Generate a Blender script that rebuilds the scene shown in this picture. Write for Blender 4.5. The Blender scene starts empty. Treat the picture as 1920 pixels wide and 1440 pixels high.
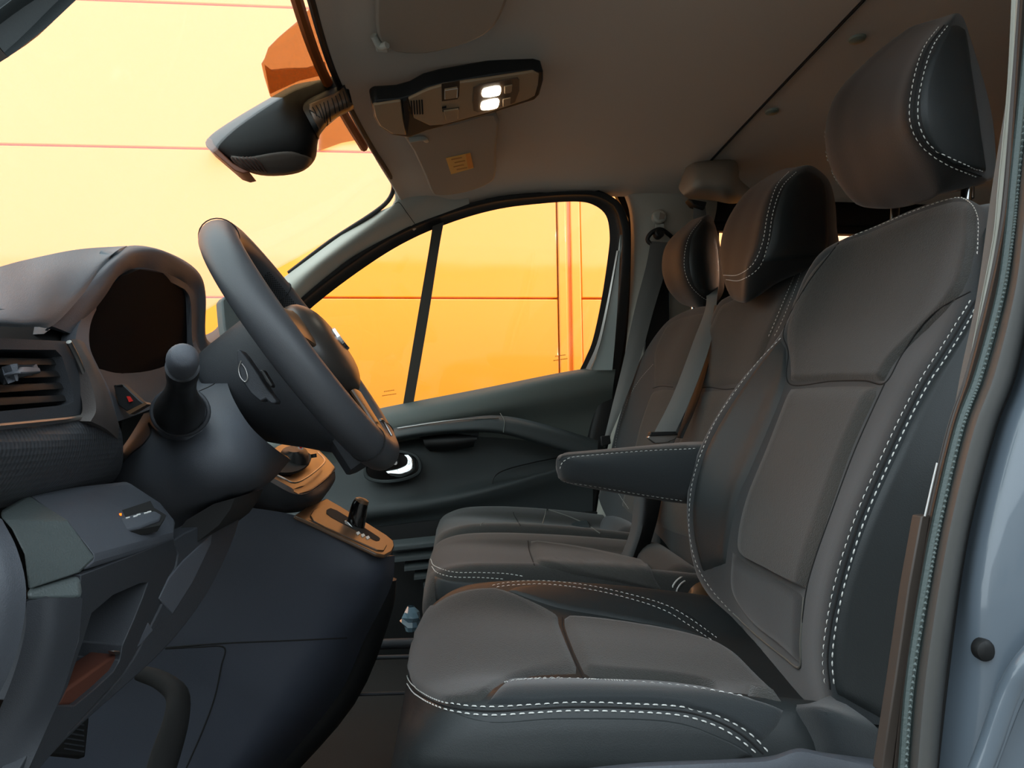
import bpy, bmesh, math, random
from mathutils import Vector, Matrix
from mathutils.bvhtree import BVHTree
random.seed(3)
S = bpy.context.scene
COL = S.collection
# ------------------------------------------------------------------ camera, sky, exposure
F = 1280.0                       # focal length in pixels of a 1920 px wide frame
CZ = 1.45                        # camera height over the yard
YAW, PITCH = math.radians(4.9), math.radians(3.8)
CAM = Vector((0, 0, CZ))
fwd = Vector((math.sin(YAW)*math.cos(PITCH), math.cos(YAW)*math.cos(PITCH), math.sin(PITCH)))
rgt = Vector((math.cos(YAW), -math.sin(YAW), 0))
upv = rgt.cross(fwd)
cd = bpy.data.cameras.new('camera'); cam = bpy.data.objects.new('camera', cd); COL.objects.link(cam)
cd.sensor_width = 36; cd.lens = 36*F/1920; cd.clip_start = 0.02; cd.clip_end = 200
cam.matrix_world = Matrix.Translation(CAM) @ Matrix((rgt, upv, -fwd)).transposed().to_4x4()
S.camera = cam
w = bpy.data.worlds.new('sky'); S.world = w; w.use_nodes = True
nt = w.node_tree; nt.nodes.clear()
wo = nt.nodes.new('ShaderNodeOutputWorld'); bg = nt.nodes.new('ShaderNodeBackground')
tc = nt.nodes.new('ShaderNodeTexCoord'); sx = nt.nodes.new('ShaderNodeSeparateXYZ')
rp = nt.nodes.new('ShaderNodeValToRGB'); rp.color_ramp.elements[0].position = 0.0
rp.color_ramp.elements[0].color = (.76, .86, .90, 1); rp.color_ramp.elements[1].color = (.84, .97, 1.06, 1)
rp.color_ramp.elements[1].position = .6
nt.links.new(tc.outputs['Generated'], sx.inputs[0]); nt.links.new(sx.outputs['Z'], rp.inputs[0])
nt.links.new(rp.outputs[0], bg.inputs[0]); bg.inputs[1].default_value = 1.0
nt.links.new(bg.outputs[0], wo.inputs[0])
S.view_settings.view_transform = 'Standard'; S.view_settings.look = 'None'
S.view_settings.exposure = 1.55; S.view_settings.gamma = 1; S.view_settings.use_curve_mapping = False
sl = bpy.data.lights.new('sun', 'SUN'); sl.energy = 1.55; sl.angle = math.radians(4); sl.color = (1.0, .95, .88)
sun = bpy.data.objects.new('sun', sl); COL.objects.link(sun)
sun.rotation_euler = Vector((-.75, 1, -.290)).to_track_quat('-Z', 'Y').to_euler()   # low sun over the roof of the building opposite
# ------------------------------------------------------------------ helpers
def ray(u, v): return (fwd*F + rgt*(u-960) + upv*(720-v))
def P(u, v, Y): d = ray(u, v); return CAM + d*(Y/d.y)
def PZ(u, v, Z): d = ray(u, v); return CAM + d*(Z/d.z)          # Z counts from camera height
def PX(u, v, X): d = ray(u, v); return CAM + d*(X/d.x)
def W(x, y, z): return Vector((x, y, z+CZ))                      # z counts from camera height
class Plane:
    def __init__(s, a, b, c):
        a, b, c = [P(*p) if not isinstance(p, Vector) else p for p in (a, b, c)]
        s.p = a; s.n = (b-a).cross(c-a).normalized()
        if s.n.dot(CAM-a) < 0: s.n = -s.n
    def at(s, u, v):
        d = ray(u, v); return CAM + d*((s.p-CAM).dot(s.n)/d.dot(s.n))
def YP(Y): return Plane(W(0, Y, 0), W(1, Y, 0), W(0, Y, 1))
def ZP(Z): return Plane(W(0, 0, Z), W(1, 0, Z), W(0, 1, Z))
def XP(X): return Plane(W(X, 0, 0), W(X, 1, 0), W(X, 0, 1))
def vec(p): return p.copy() if isinstance(p, Vector) else P(*p)
def cr(pts, n, closed=False):
    L = len(pts); out = []
    if L < 3 and not closed:
        for i in range(L-1):
            for k in range(n): out.append(pts[i].lerp(pts[i+1], k/n))
        return out+[pts[-1].copy()]
    for i in range(L if closed else L-1):
        p1, p2 = pts[i], pts[(i+1) % L]
        p0 = pts[(i-1) % L] if (closed or i > 0) else p1*2-p2
        p3 = pts[(i+2) % L] if (closed or i+2 < L) else p2*2-p1
        for k in range(n):
            t = k/n
            out.append(.5*((2*p1)+(p2-p0)*t+(2*p0-5*p1+4*p2-p3)*t*t+(3*p1-p0-3*p2+p3)*t**3))
    if not closed: out.append(pts[-1].copy())
    return out
def allbvh(o):
    return bvh_of(o, *[c for c in o.children if c.type == 'MESH' and c.name.split('.')[0] not in ('stitching', 'seam', 'piping')])
def V2(l): return [Vector((a[0], a[1])) for a in l]
def mk(name, verts, faces, mat, parent=None, smooth=True, angle=38, bevel=0, seg=2, kind=None, label=None, recalc=True):
    me = bpy.data.meshes.new(name); me.from_pydata([tuple(v) for v in verts], [], faces)
    if recalc:
        bm = bmesh.new(); bm.from_mesh(me); bmesh.ops.remove_doubles(bm, verts=bm.verts, dist=1e-6)
        bmesh.ops.recalc_face_normals(bm, faces=bm.faces); bm.to_mesh(me); bm.free()
    if smooth:
        for p in me.polygons: p.use_smooth = True
        me.set_sharp_from_angle(angle=math.radians(angle))
    o = bpy.data.objects.new(name, me); COL.objects.link(o)
    if mat: me.materials.append(mat)
    if bevel:
        m = o.modifiers.new('bevel', 'BEVEL'); m.width = bevel; m.segments = seg; m.limit_method = 'ANGLE'; m.angle_limit = math.radians(35)
    if parent is not None: adopt(o, parent)
    if kind: o['kind'] = kind
    if label: o['label'] = label
    return o
def adopt(o, parent):
    o.parent = parent; o.matrix_parent_inverse = Matrix.Translation(-world_loc(parent))
def world_loc(o):
    l = o.location.copy()
    if o.parent is not None and o.matrix_parent_inverse: l = o.matrix_parent_inverse.to_translation()+l+world_loc(o.parent)
    return l
def tag(o, label, cat, group=None):
    o['label'] = label; o['category'] = cat
    if group: o['group'] = group
    return o
def thing(name, label=None, cat=None, loc=(0, 0, 0), group=None, kind=None):
    o = bpy.data.objects.new(name, None); COL.objects.link(o); o.location = loc; o.empty_display_size = .05
    if label: o['label'] = label
    if cat: o['category'] = cat
    if group: o['group'] = group
    if kind: o['kind'] = kind
    return o
def struct(o): o['kind'] = 'structure'; return o
def gridmesh(G, closeu=False):
    m = len(G); n = len(G[0]); vs = [p for r in G for p in r]; fs = []
    for i in range(m-1):
        for j in range(n if closeu else n-1):
            j2 = (j+1) % n; fs.append((i*n+j, i*n+j2, (i+1)*n+j2, (i+1)*n+j))
    return vs, fs
def smoothgrid(rows, nu, nv, closeu=False):
    R = [cr([vec(p) for p in r], nu, closeu) for r in rows]
    cols = [cr([R[i][j] for i in range(len(R))], nv) for j in range(len(R[0]))]
    return [[c[i] for c in cols] for i in range(len(cols[0]))]
def loft(name, rows, mat, parent=None, nu=4, nv=4, cap=True, **k):
    G = smoothgrid(rows, nu, nv, True); vs, fs = gridmesh(G, True); n = len(G[0])
    if cap:
        for i in (0, len(G)-1):
            c = sum(G[i], Vector())/n; vs.append(c); ci = len(vs)-1
            for j in range(n): fs.append((i*n+j, i*n+(j+1) % n, ci))
    return mk(name, vs, fs, mat, parent, **k)
def patch(name, rows, mat, parent=None, nu=4, nv=4, thick=.008, toward=None, **k):
    G = smoothgrid(rows, nu, nv); m = len(G); n = len(G[0]); N = []
    for i in range(m):
        r = []
        for j in range(n):
            a = G[min(i+1, m-1)][j]-G[max(i-1, 0)][j]; b = G[i][min(j+1, n-1)]-G[i][max(j-1, 0)]
            q = a.cross(b); q = q.normalized() if q.length > 1e-12 else Vector((0, -1, 0))
            r.append(q)
        N.append(r)
    c = G[m//2][n//2]; sgn = 1 if N[m//2][n//2].dot((toward or CAM)-c) < 0 else -1
    B = [[G[i][j]+N[i][j]*sgn*thick for j in range(n)] for i in range(m)]
    vs, fs = gridmesh(G); off = len(vs); vb, fb = gridmesh(B); vs += vb; fs += [tuple(off+x for x in f[::-1]) for f in fb]
    for j in range(n-1):
        fs += [(j, j+1, off+j+1, off+j), ((m-1)*n+j+1, (m-1)*n+j, off+(m-1)*n+j, off+(m-1)*n+j+1)]
    for i in range(m-1):
        fs += [((i+1)*n, i*n, off+i*n, off+(i+1)*n), (i*n+n-1, (i+1)*n+n-1, off+(i+1)*n+n-1, off+i*n+n-1)]
    return mk(name, vs, fs, mat, parent, **k)
def plate(name, px, plane, thick, mat, parent=None, bevel=0, sm=0, **k):
    pts = V2(px)
    if sm: pts = cr(pts, sm, True)
    fr = [plane.at(p.x, p.y) if isinstance(plane, Plane) else plane(p.x, p.y) for p in pts]
    n = plane.n; bk = [p-n*thick for p in fr]; L = len(fr)
    fs = [tuple(range(L)), tuple(range(2*L-1, L-1, -1))]+[(i, (i+1) % L, L+(i+1) % L, L+i) for i in range(L)]
    return mk(name, fr+bk, fs, mat, parent, bevel=bevel, **k)
def holed(name, outer, inner, plane, thick, depth, mat, parent=None, bevel=0, sm=0, flr=True, **k):
    o, i_ = V2(outer), V2(inner)
    if sm: o, i_ = cr(o, sm, True), cr(i_, sm, True)
    L = len(o); n = plane.n
    a = [plane.at(*p) for p in o]; b = [plane.at(*p) for p in i_]
    a2 = [p-n*thick for p in a]; b2 = [p-n*depth for p in b]; vs = a+b+a2+b2; fs = []
    for x in range(L):
        y = (x+1) % L
        fs += [(x, y, L+y, L+x), (x, 2*L+x, 2*L+y, y), (L+x, L+y, 3*L+y, 3*L+x)]
        if not flr: fs.append((2*L+x, 3*L+x, 3*L+y, 2*L+y))
    if flr: fs.append(tuple(range(3*L, 4*L)))
    return mk(name, vs, fs, mat, parent, bevel=bevel, recalc=True, **k)
def frames(pts, closed=False):
    n = len(pts); T = []
    for i in range(n):
        a = pts[(i+1) % n] if (closed or i < n-1) else pts[i]; b = pts[i-1] if (closed or i > 0) else pts[i]
        T.append((a-b).normalized())
    ref = Vector((0, 0, 1)) if abs(T[0].z) < .9 else Vector((1, 0, 0)); x = T[0].cross(ref).normalized(); out = []
    for t in T:
        x = (x-t*x.dot(t)).normalized(); out.append((x, t.cross(x)))
    return out
def tubegeo(pts, r, n=8, closed=False, flat=1.0):
    fr = frames(pts, closed); vs = []; fs = []; m = len(pts)
    for i, (p, (a, b)) in enumerate(zip(pts, fr)):
        q = r[i] if isinstance(r, (list, tuple)) else r
        for k in range(n):
            t = 2*math.pi*k/n; vs.append(p+a*math.cos(t)*q+b*math.sin(t)*q*flat)
    for i in range(m if closed else m-1):
        j = (i+1) % m
        for k in range(n): fs.append((i*n+k, i*n+(k+1) % n, j*n+(k+1) % n, j*n+k))
    if not closed: fs += [tuple(range(n)), tuple((m-1)*n+k for k in range(n-1, -1, -1))]
    return vs, fs
def tube(name, pts, r, mat, parent=None, n=10, closed=False, sm=0, flat=1.0, **k):
    p = [vec(q) for q in pts]
    if sm:
        if isinstance(r, (list, tuple)):
            r = [v.x for v in cr([Vector((x, 0, 0)) for x in r], sm, closed)]
        p = cr(p, sm, closed)
    vs, fs = tubegeo(p, r, n, closed, flat); return mk(name, vs, fs, mat, parent, **k)
def bx(name, c, s, mat, parent=None, bevel=0, rot=None, **k):
    c = Vector(c); h = Vector(s)/2; vs = []
    for x in (-1, 1):
        for y in (-1, 1):
            for z in (-1, 1):
                q = Vector((x*h.x, y*h.y, z*h.z)); vs.append(c+(rot @ q if rot else q))
    fs = [(0, 1, 3, 2), (4, 6, 7, 5), (0, 4, 5, 1), (2, 3, 7, 6), (0, 2, 6, 4), (1, 5, 7, 3)]
    return mk(name, vs, fs, mat, parent, bevel=bevel, **k)
def bvh_of(*objs):
    vs = []; fs = []
    for o in objs:
        off = len(vs); vs += [v.co.copy() for v in o.data.vertices]; fs += [tuple(off+i for i in p.vertices) for p in o.data.polygons]
    return BVHTree.FromPolygons(vs, fs)
def hit(bv, u, v, last=None):
    d = ray(u, v).normalized(); h = bv.ray_cast(CAM, d)
    if h[0] is None:
        q = CAM+d*((last-CAM).length if last is not None else 1.0); h = bv.find_nearest(q)
    n = h[1]
    if n.dot(d) > 0: n = -n
    return h[0], n
def pad(name, rows, bv, h, mat, parent, nu=6, nv=6, edge=.12, sink=.002, **k):
    """upholstery panel: follows the surface under it and rises by h off its edge"""
    R = [cr(V2(r), nu) for r in rows]; cols = [cr([R[i][j] for i in range(len(R))], nv) for j in range(len(R[0]))]
    m = len(cols[0]); n = len(cols); G = []; last = None
    for i in range(m):
        row = []; last = G[-1][0] if G else None
        for j in range(n):
            p, nn = hit(bv, cols[j][i].x, cols[j][i].y, last); last = p
            e = min(i/(m-1), 1-i/(m-1), j/(n-1), 1-j/(n-1))/edge; e = min(e, 1); e = math.sqrt(max(0, 1-(1-e)**2))
            row.append(p+nn*(h*e-(sink if e == 0 else 0)))
        G.append(row)
    vs, fs = gridmesh(G); return mk(name, vs, fs, mat, parent, angle=80, **k)
def onpx(px, bv, n=12, lift=0.0):
    out = []; last = None
    for q in cr(V2(px), n):
        p, nn = hit(bv, q.x, q.y, last); last = p; out.append((p+nn*lift, nn))
    return out
def stitch(name, paths, bv, mat, parent, dash=.0054, gap=.0024, r=.0006, lift=.0004):
    vs = []; fs = []
    for px in paths:
        pn = onpx(px, bv, 16, lift); acc = 0; need = 0; cur = None; segs = []
        for (a, na), (b, nb) in zip(pn, pn[1:]):
            L = (b-a).length; 
            if L < 1e-7 or L > .06: continue
            t = 0
            while t < L:
                step = min((dash if cur is not None else gap)-acc, L-t); t += step; acc += step
                q = a.lerp(b, t/L)
                if cur is not None and acc >= dash-1e-9: segs.append((cur, q, na)); cur = None; acc = 0
                elif cur is None and acc >= gap-1e-9: cur = q; acc = 0
                if step <= 0: break
        for a, b, n in segs:
            d = (b-a)
            if d.length < 1e-5: continue
            s = d.cross(n).normalized()*r; o = len(vs); m = (a+b)/2+n*r
            vs += [a-n*r*.6, b-n*r*.6, m+s-d*.28, m+s+d*.28, m-s-d*.28, m-s+d*.28, m+n*r*.8]
            fs += [(o, o+2, o+6), (o+2, o+3, o+6), (o+3, o+1, o+6), (o+1, o+5, o+6), (o+5, o+4, o+6), (o+4, o, o+6)]
    return mk(name, vs, fs, mat, parent, kind='stuff', recalc=False)
def bead(name, px, bv, r, mat, parent, lift=0.0, n=6, **k):
    p = [q for q, _ in onpx(px, bv, 10, lift)]; p = [p[0]]+[b for a, b in zip(p, p[1:]) if (b-a).length > 1e-4]
    vs, fs = tubegeo(p, r, n); return mk(name, vs, fs, mat, parent, **k)
# ------------------------------------------------------------------ materials
def lin(c):
    return tuple(((x/255)/12.92 if x/255 <= .04045 else ((x/255+.055)/1.055)**2.4) for x in c)+(1,)
def M(name, col, rough=.6, metal=0, noise=0, nscale=200, bump=0, bscale=800, spec=.5, coat=0, sheen=0, emit=None, estr=0, weave=0):
    m = bpy.data.materials.new(name); m.use_nodes = True; t = m.node_tree; b = t.nodes['Principled BSDF']
    c = lin(col) if max(col) > 1 else tuple(col)+(1,)
    b.inputs['Base Color'].default_value = c; b.inputs['Roughness'].default_value = rough; b.inputs['Metallic'].default_value = metal
    b.inputs['Specular IOR Level'].default_value = spec; b.inputs['Coat Weight'].default_value = coat; b.inputs['Coat Roughness'].default_value = .08
    if sheen: b.inputs['Sheen Weight'].default_value = sheen; b.inputs['Sheen Roughness'].default_value = .5
    tcn = t.nodes.new('ShaderNodeTexCoord')
    if noise:
        n = t.nodes.new('ShaderNodeTexNoise'); n.inputs['Scale'].default_value = nscale; n.inputs['Detail'].default_value = 4
        t.links.new(tcn.outputs['Object'], n.inputs['Vector']); mx = t.nodes.new('ShaderNodeMix'); mx.data_type = 'RGBA'
        mx.inputs[6].default_value = tuple(x*(1-noise) for x in c[:3])+(1,); mx.inputs[7].default_value = tuple(min(1, x*(1+noise)) for x in c[:3])+(1,)
        t.links.new(n.outputs['Fac'], mx.inputs[0]); t.links.new(mx.outputs[2], b.inputs['Base Color'])
    if bump or weave:
        bu = t.nodes.new('ShaderNodeBump'); bu.inputs['Distance'].default_value = .0006; bu.inputs['Strength'].default_value = bump or weave
        if weave:
            v = t.nodes.new('ShaderNodeTexVoronoi'); v.inputs['Scale'].default_value = bscale
            t.links.new(tcn.outputs['Object'], v.inputs['Vector']); t.links.new(v.outputs['Distance'], bu.inputs['Height'])
        else:
            n2 = t.nodes.new('ShaderNodeTexNoise'); n2.inputs['Scale'].default_value = bscale; n2.inputs['Detail'].default_value = 2
            t.links.new(tcn.outputs['Object'], n2.inputs['Vector']); t.links.new(n2.outputs['Fac'], bu.inputs['Height'])
        t.links.new(bu.outputs[0], b.inputs['Normal'])
    if emit: b.inputs['Emission Color'].default_value = lin(emit); b.inputs['Emission Strength'].default_value = estr
    return m
def glass(name, tint, refl=.06, haze=0, hcol=(1, 1, 1)):
    m = bpy.data.materials.new(name); m.use_nodes = True; t = m.node_tree; t.nodes.clear(); N = t.nodes.new; Lk = t.links.new
    o = N('ShaderNodeOutputMaterial'); tr = N('ShaderNodeBsdfTransparent'); tr.inputs[0].default_value = tuple(tint)+(1,)
    g = N('ShaderNodeBsdfGlossy'); g.inputs['Roughness'].default_value = .02; mx = N('ShaderNodeMixShader'); mx.inputs[0].default_value = refl
    Lk(tr.outputs[0], mx.inputs[1]); Lk(g.outputs[0], mx.inputs[2]); last = mx
    if haze:
        d = N('ShaderNodeBsdfTranslucent'); d.inputs[0].default_value = tuple(hcol)+(1,); m2 = N('ShaderNodeMixShader'); m2.inputs[0].default_value = haze
        Lk(mx.outputs[0], m2.inputs[1]); Lk(d.outputs[0], m2.inputs[2]); last = m2
    Lk(last.outputs[0], o.inputs[0]); return m
mFab = M('seat_fabric', (56, 56, 54), .95, noise=.3, nscale=420, weave=.7, bscale=700, sheen=.25, spec=.2)
mFabIn = M('seat_insert_fabric', (63, 62, 59), .95, noise=.3, nscale=500, weave=.7, bscale=700, sheen=.25, spec=.2)
mBol = M('seat_bolster_fabric', (43, 47, 49), .9, noise=.12, nscale=500, weave=.3, bscale=1100, sheen=.3, spec=.25)
mLea = M('seat_leatherette', (38, 42, 43), .5, noise=.06, nscale=90, bump=.3, bscale=900, spec=.45)
mHead = M('headrest_fabric', (25, 23, 22), .65, noise=.15, nscale=500, weave=.3, bscale=900, sheen=.2, spec=.3)
mThr = M('white_thread', (215, 215, 210), .7)
mPip = M('grey_piping', (110, 110, 104), .7)
mSeam = M('dark_seam', (26, 26, 26), .9)
mLiner = M('headliner_felt', (206, 196, 182), .95, noise=.06, nscale=600, bump=.25, bscale=1200, spec=.15, sheen=.2)
mTrimL = M('light_pillar_plastic', (186, 186, 176), .55, noise=.04, nscale=300, bump=.15, bscale=900, spec=.4)
mVis = M('visor_vinyl', (150, 142, 130), .7, noise=.05, nscale=500, bump=.2, bscale=900)
mConTint = M('console_bounce_tint_plastic', (176, 148, 116), .34, noise=.04, nscale=400, bump=.1, bscale=900, spec=.6)  # grey plastic with the orange wall glow put into its base colour
mBlk = M('black_plastic', (20, 21, 22), .5, noise=.1, nscale=300, bump=.15, bscale=900)
mBlkG = M('gloss_black', (8, 8, 9), .18, coat=.4)
mRub = M('black_rubber', (16, 16, 16), .6, noise=.1, nscale=200)
mRubG = M('grey_rubber', (78, 78, 76), .5, noise=.06, nscale=150, spec=.5)
mDash = M('dash_soft_plastic', (76, 80, 87), .58, noise=.06, nscale=500, bump=.5, bscale=1500, spec=.5)
mDashL = M('dash_grained_panel', (84, 92, 92), .5, noise=.06, nscale=400, bump=.7, bscale=700, spec=.5)
mDashD = M('dash_dark_plastic', (50, 53, 58), .6, noise=.06, nscale=500, bump=.4, bscale=1500, spec=.45)
mWheel = M('wheel_leather', (70, 72, 76), .42, noise=.05, nscale=400, bump=.25, bscale=1400, spec=.5)
mTrimO = M('satin_trim_plastic', (96, 72, 52), .32, noise=.03, nscale=300, spec=.6)
mChr = M('chrome', (205, 208, 210), .12, metal=1)
mSat = M('satin_metal', (170, 168, 165), .35, metal=1)
mDoor = M('door_panel_plastic', (56, 62, 63), .6, noise=.06, nscale=400, bump=.35, bscale=1100, spec=.45)
mDoorL = M('door_upper_plastic', (92, 99, 95), .6, noise=.05, nscale=400, bump=.3, bscale=1100, spec=.45)
mWeb = M('belt_webbing', (96, 98, 96), .6, noise=.15, nscale=700, bump=.4, bscale=1500, sheen=.3)
mWebD = M('belt_webbing_dark', (30, 31, 31), .7, noise=.15, nscale=700, bump=.4, bscale=1500)
mPaint = M('blue_grey_car_paint', (94, 105, 115), .35, coat=.9, spec=.5)
mPaintW = M('pale_car_paint', (190, 205, 205), .3, coat=.8)
mCarpet = M('floor_carpet', (30, 25, 21), .95, noise=.3, nscale=300, bump=.6, bscale=600)
mRed = M('red_mark', (200, 30, 20), .6)
mWhite = M('white_print', (225, 225, 222), .6)
mLampE = M('reading_lamp_lens', (255, 240, 220), .3, emit=(255, 240, 215), estr=6)
mGround = M('yard_asphalt', (96, 93, 88), .9, noise=.15, nscale=40)
mLabel = M('visor_label', (232, 178, 90), .6)
mGlassS = glass('side_glass', (.95, .97, .95), .03)
mGlassW = glass('windscreen_glass', (.93, .95, .92), .03, .09)
mReflect = glass('brown_reflection_tint', (.64, .49, .34), .03)  # brown tint stands in for a reflection in the windscreen
# dimpled dash texture: real bumps come from a brick-like grid in the bump
def dimple():
    m = M('dash_dimpled_plastic', (58, 60, 64), .5, spec=.5); t = m.node_tree; b = t.nodes['Principled BSDF']
    tcn = t.nodes.new('ShaderNodeTexCoord'); mp = t.nodes.new('ShaderNodeMapping'); mp.inputs['Scale'].default_value = (1, 1, 1)
    v = t.nodes.new('ShaderNodeTexVoronoi'); v.inputs['Scale'].default_value = 330; v.inputs['Randomness'].default_value = 0
    bu = t.nodes.new('ShaderNodeBump'); bu.inputs['Strength'].default_value = .9; bu.inputs['Distance'].default_value = .0012
    t.links.new(tcn.outputs['UV'], mp.inputs[0]); t.links.new(mp.outputs[0], v.inputs['Vector'])
    t.links.new(v.outputs['Distance'], bu.inputs['Height']); t.links.new(bu.outputs[0], b.inputs['Normal']); return m
mDim = dimple(); mDim.node_tree.nodes['Voronoi Texture'].voronoi_dimensions = '2D'; mDim.node_tree.nodes['Voronoi Texture'].inputs['Scale'].default_value = 1
def orange():
    m = M('orange_facade_paint', (252, 146, 16), .4, coat=1.0, spec=.5); t = m.node_tree; b = t.nodes['Principled BSDF']
    b.inputs['Coat Roughness'].default_value = .06; b.inputs['Coat IOR'].default_value = 1.6
    n = t.nodes.new('ShaderNodeTexNoise'); n.inputs['Scale'].default_value = .9; n.inputs['Detail'].default_value = 3
    tcn = t.nodes.new('ShaderNodeTexCoord'); bu = t.nodes.new('ShaderNodeBump'); bu.inputs['Strength'].default_value = .25; bu.inputs['Distance'].default_value = .02
    t.links.new(tcn.outputs['Object'], n.inputs['Vector']); t.links.new(n.outputs['Fac'], bu.inputs['Height']); t.links.new(bu.outputs[0], b.inputs['Coat Normal']); return m
mOr = orange()
# opposite building, added out of view, sized to shade the van and reflect in the orange paint
ob = thing('unseen_building', kind='structure', loc=(0, -16, 0))
bx('facade', (0, -16.2, 3.75), (80, .4, 7.5), M('opposite_render', (150, 148, 142), .9, noise=.1, nscale=3), ob)
bx('roof_edge', (0, -16.1, 7.6), (80.4, .7, .2), M('roof_edge_grey', (90, 92, 94), .6), ob)
for k in range(9): bx('window', (-18+k*4.5, -15.97, 2.6), (1.6, .1, 1.4), mBlkG, ob)
# ------------------------------------------------------------------ yard and orange facade
g = mk('ground', [(-30, -30, 0), (30, -30, 0), (30, 30, 0), (-30, 30, 0), (-30, -30, -.2), (30, -30, -.2), (30, 30, -.2), (-30, 30, -.2)],
   [(0, 1, 2, 3), (7, 6, 5, 4), (0, 4, 5, 1), (1, 5, 6, 2), (2, 6, 7, 3), (3, 7, 4, 0)], mGround, smooth=False); struct(g)
WY = 4.9
wf = thing('wall_facade', kind='structure', loc=(0, WY, 0))
RM = Matrix.Translation((0, WY, CZ+1)) @ Matrix.Rotation(math.radians(-.75), 4, 'Y') @ Matrix.Translation((0, -WY, -CZ-1))
zj = P(850, 559, WY).z; hj = (P(850, 26, WY).z-zj)/2; xj = P(1068, 500, WY).x
colx = [xj-14.2, xj-7.1, xj-.085, xj+.085, xj+7.1]
def wbox(name, x0, x1, z0, z1, y0, y1, bv=.006):
    o = bx(name, ((x0+x1)/2, (y0+y1)/2, (z0+z1)/2), (x1-x0, y1-y0, z1-z0), mOr, wf, bevel=bv); o.data.transform(RM); return o
for (a, b) in ((colx[0], colx[1]-.01), (colx[1]+.0, colx[2]-.003), (colx[3]+.003, colx[4])):
    for k in range(-3, 4):
        z0 = max(zj+k*hj+.005, .12); z1 = zj+(k+1)*hj-.005
        if z1-z0 > .1: wbox('panel', a, b, z0, z1, WY, WY+.06, .008)
wbox('backing', colx[0], colx[4], .1, zj+4*hj, WY+.045, WY+.2, 0)
wbox('post_flange', xj-.083, xj-.02, .1, zj+4*hj, WY-.02, WY+.05, .008)
wbox('post_flange', xj+.012, xj+.083, .1, zj+4*hj, WY-.02, WY+.05, .008)
wbox('post_groove', xj-.02, xj+.012, .1, zj+4*hj, WY+.012, WY+.05, 0)
# ------------------------------------------------------------------ van shell: ceiling, floor, walls
XS = [-.215, -.19, -.10, .05, .25, .48, .685]; YS = [.30, .45, .8, 1.2, 1.55, 1.74, 1.85, 1.905, 1.945, 1.985]
ZX = {-.215: .640, -.19: .652, -.10: .672, .05: .690, .25: .712, .48: .722, .685: .726}
DY = {.30: -.06, .45: -.015, .8: 0, 1.2: 0, 1.55: 0, 1.74: -.004, 1.85: -.014, 1.905: -.03, 1.945: -.055, 1.985: -.06}
def dyx(x, y): return DY[y]*(.35 if x > .0 else .75 if x > -.15 else 1.0)
CR_ = [[W(x, y, ZX[x]+dyx(x, y)) for y in YS] for x in XS]
CR_.insert(0, [W(-.222, y, .665+DY[y]) for y in YS])
def bow(x, y): return .13*(y-1.13)**2*(1 if x < -.05 else .5 if x < .2 else 0)
for r_ in CR_:
    for p_ in r_: p_.x += bow(p_.x, p_.y)
ceil = patch('ceiling', CR_, mLiner, nu=4, nv=4, thick=.03, toward=W(0, 1, 0), angle=60); struct(ceil)
rear = [[W(x, y, .729+DY[y]*.4) for y in YS] for x in (.692, .695, .72, .9, 1.3, 2.7)]
rear[0] = [W(.693, y, .745+DY[y]*.4) for y in YS]; rear[1] = [W(.695, y, .727+DY[y]*.4) for y in YS]
rr_ = patch('rear_liner', rear, mLiner, ceil, nu=4, nv=3, thick=.03, toward=W(1, 1, 0), angle=60)
jn = tube('joint_groove', [W(.689, y, .7255+DY[y]*.36) for y in YS], .0026, mSeam, ceil)
rl = [[W(x, y, z) for y in (.28, 1.2, 2.2)] for x, z in ((-.16, .71), (.3, .80), (1, .82), (2.8, .82))]
rf = patch('roof_skin', rl, mPaint, ceil, thick=.01, toward=W(0, 1, 2), angle=60)
flo = bx('floor', (.75, 1.2, CZ-.66), (4.0, 1.75, .06), mCarpet); struct(flo)
# body sides and rear, so the cabin is closed where the photograph shows it closed
wr = thing('wall_right', kind='structure', loc=(1.5, 2.1, CZ))
bx('upper_rail', (1.72, 2.06, CZ+.715), (1.90, .07, .14), mBlk, wr, bevel=.006)
bx('lower_side', (1.70, 2.10, CZ-.22), (1.94, .08, 1.36), mBlk, wr)
bx('front_side', (-.95, 2.13, CZ-.45), (1.0, .06, .6), mBlk, wr)
bx('rear_post', (2.5, 2.08, CZ+.35), (.35, .06, .6), mTrimL, wr)
bx('bottom_sill', (.3, 2.12, CZ-.62), (1.6, .10, .12), mBlk, wr)
wb = bx('wall_back', (2.72, 1.2, CZ+.05), (.05, 1.8, 1.45), mTrimL); struct(wb)
wl = bx('wall_left', (1.72, .34, CZ+.0), (1.9, .05, 1.4), mTrimL); struct(wl)
fw = bx('wall_front', (-1.02, 1.2, CZ-.42), (.05, 1.8, .75), mBlk); struct(fw)
# rear side window
w3 = thing('window_3', kind='structure', loc=(1.6, 2.05, CZ+.2))
bx('pane', (1.58, 2.075, CZ+.53), (1.55, .006, .16), mGlassS, w3)
bx('frame_top', (1.6, 2.055, CZ+.637), (1.62, .03, .03), mRub, w3, bevel=.004)
bx('frame_side', (.80, 2.055, CZ+.53), (.025, .03, .18), mRub, w3, bevel=.004)
bx('frame_side', (2.36, 2.055, CZ+.53), (.03, .03, .18), mRub, w3, bevel=.004)
bx('frame_bottom', (1.6, 2.055, CZ+.45), (1.62, .03, .03), mRub, w3, bevel=.004)
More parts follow.
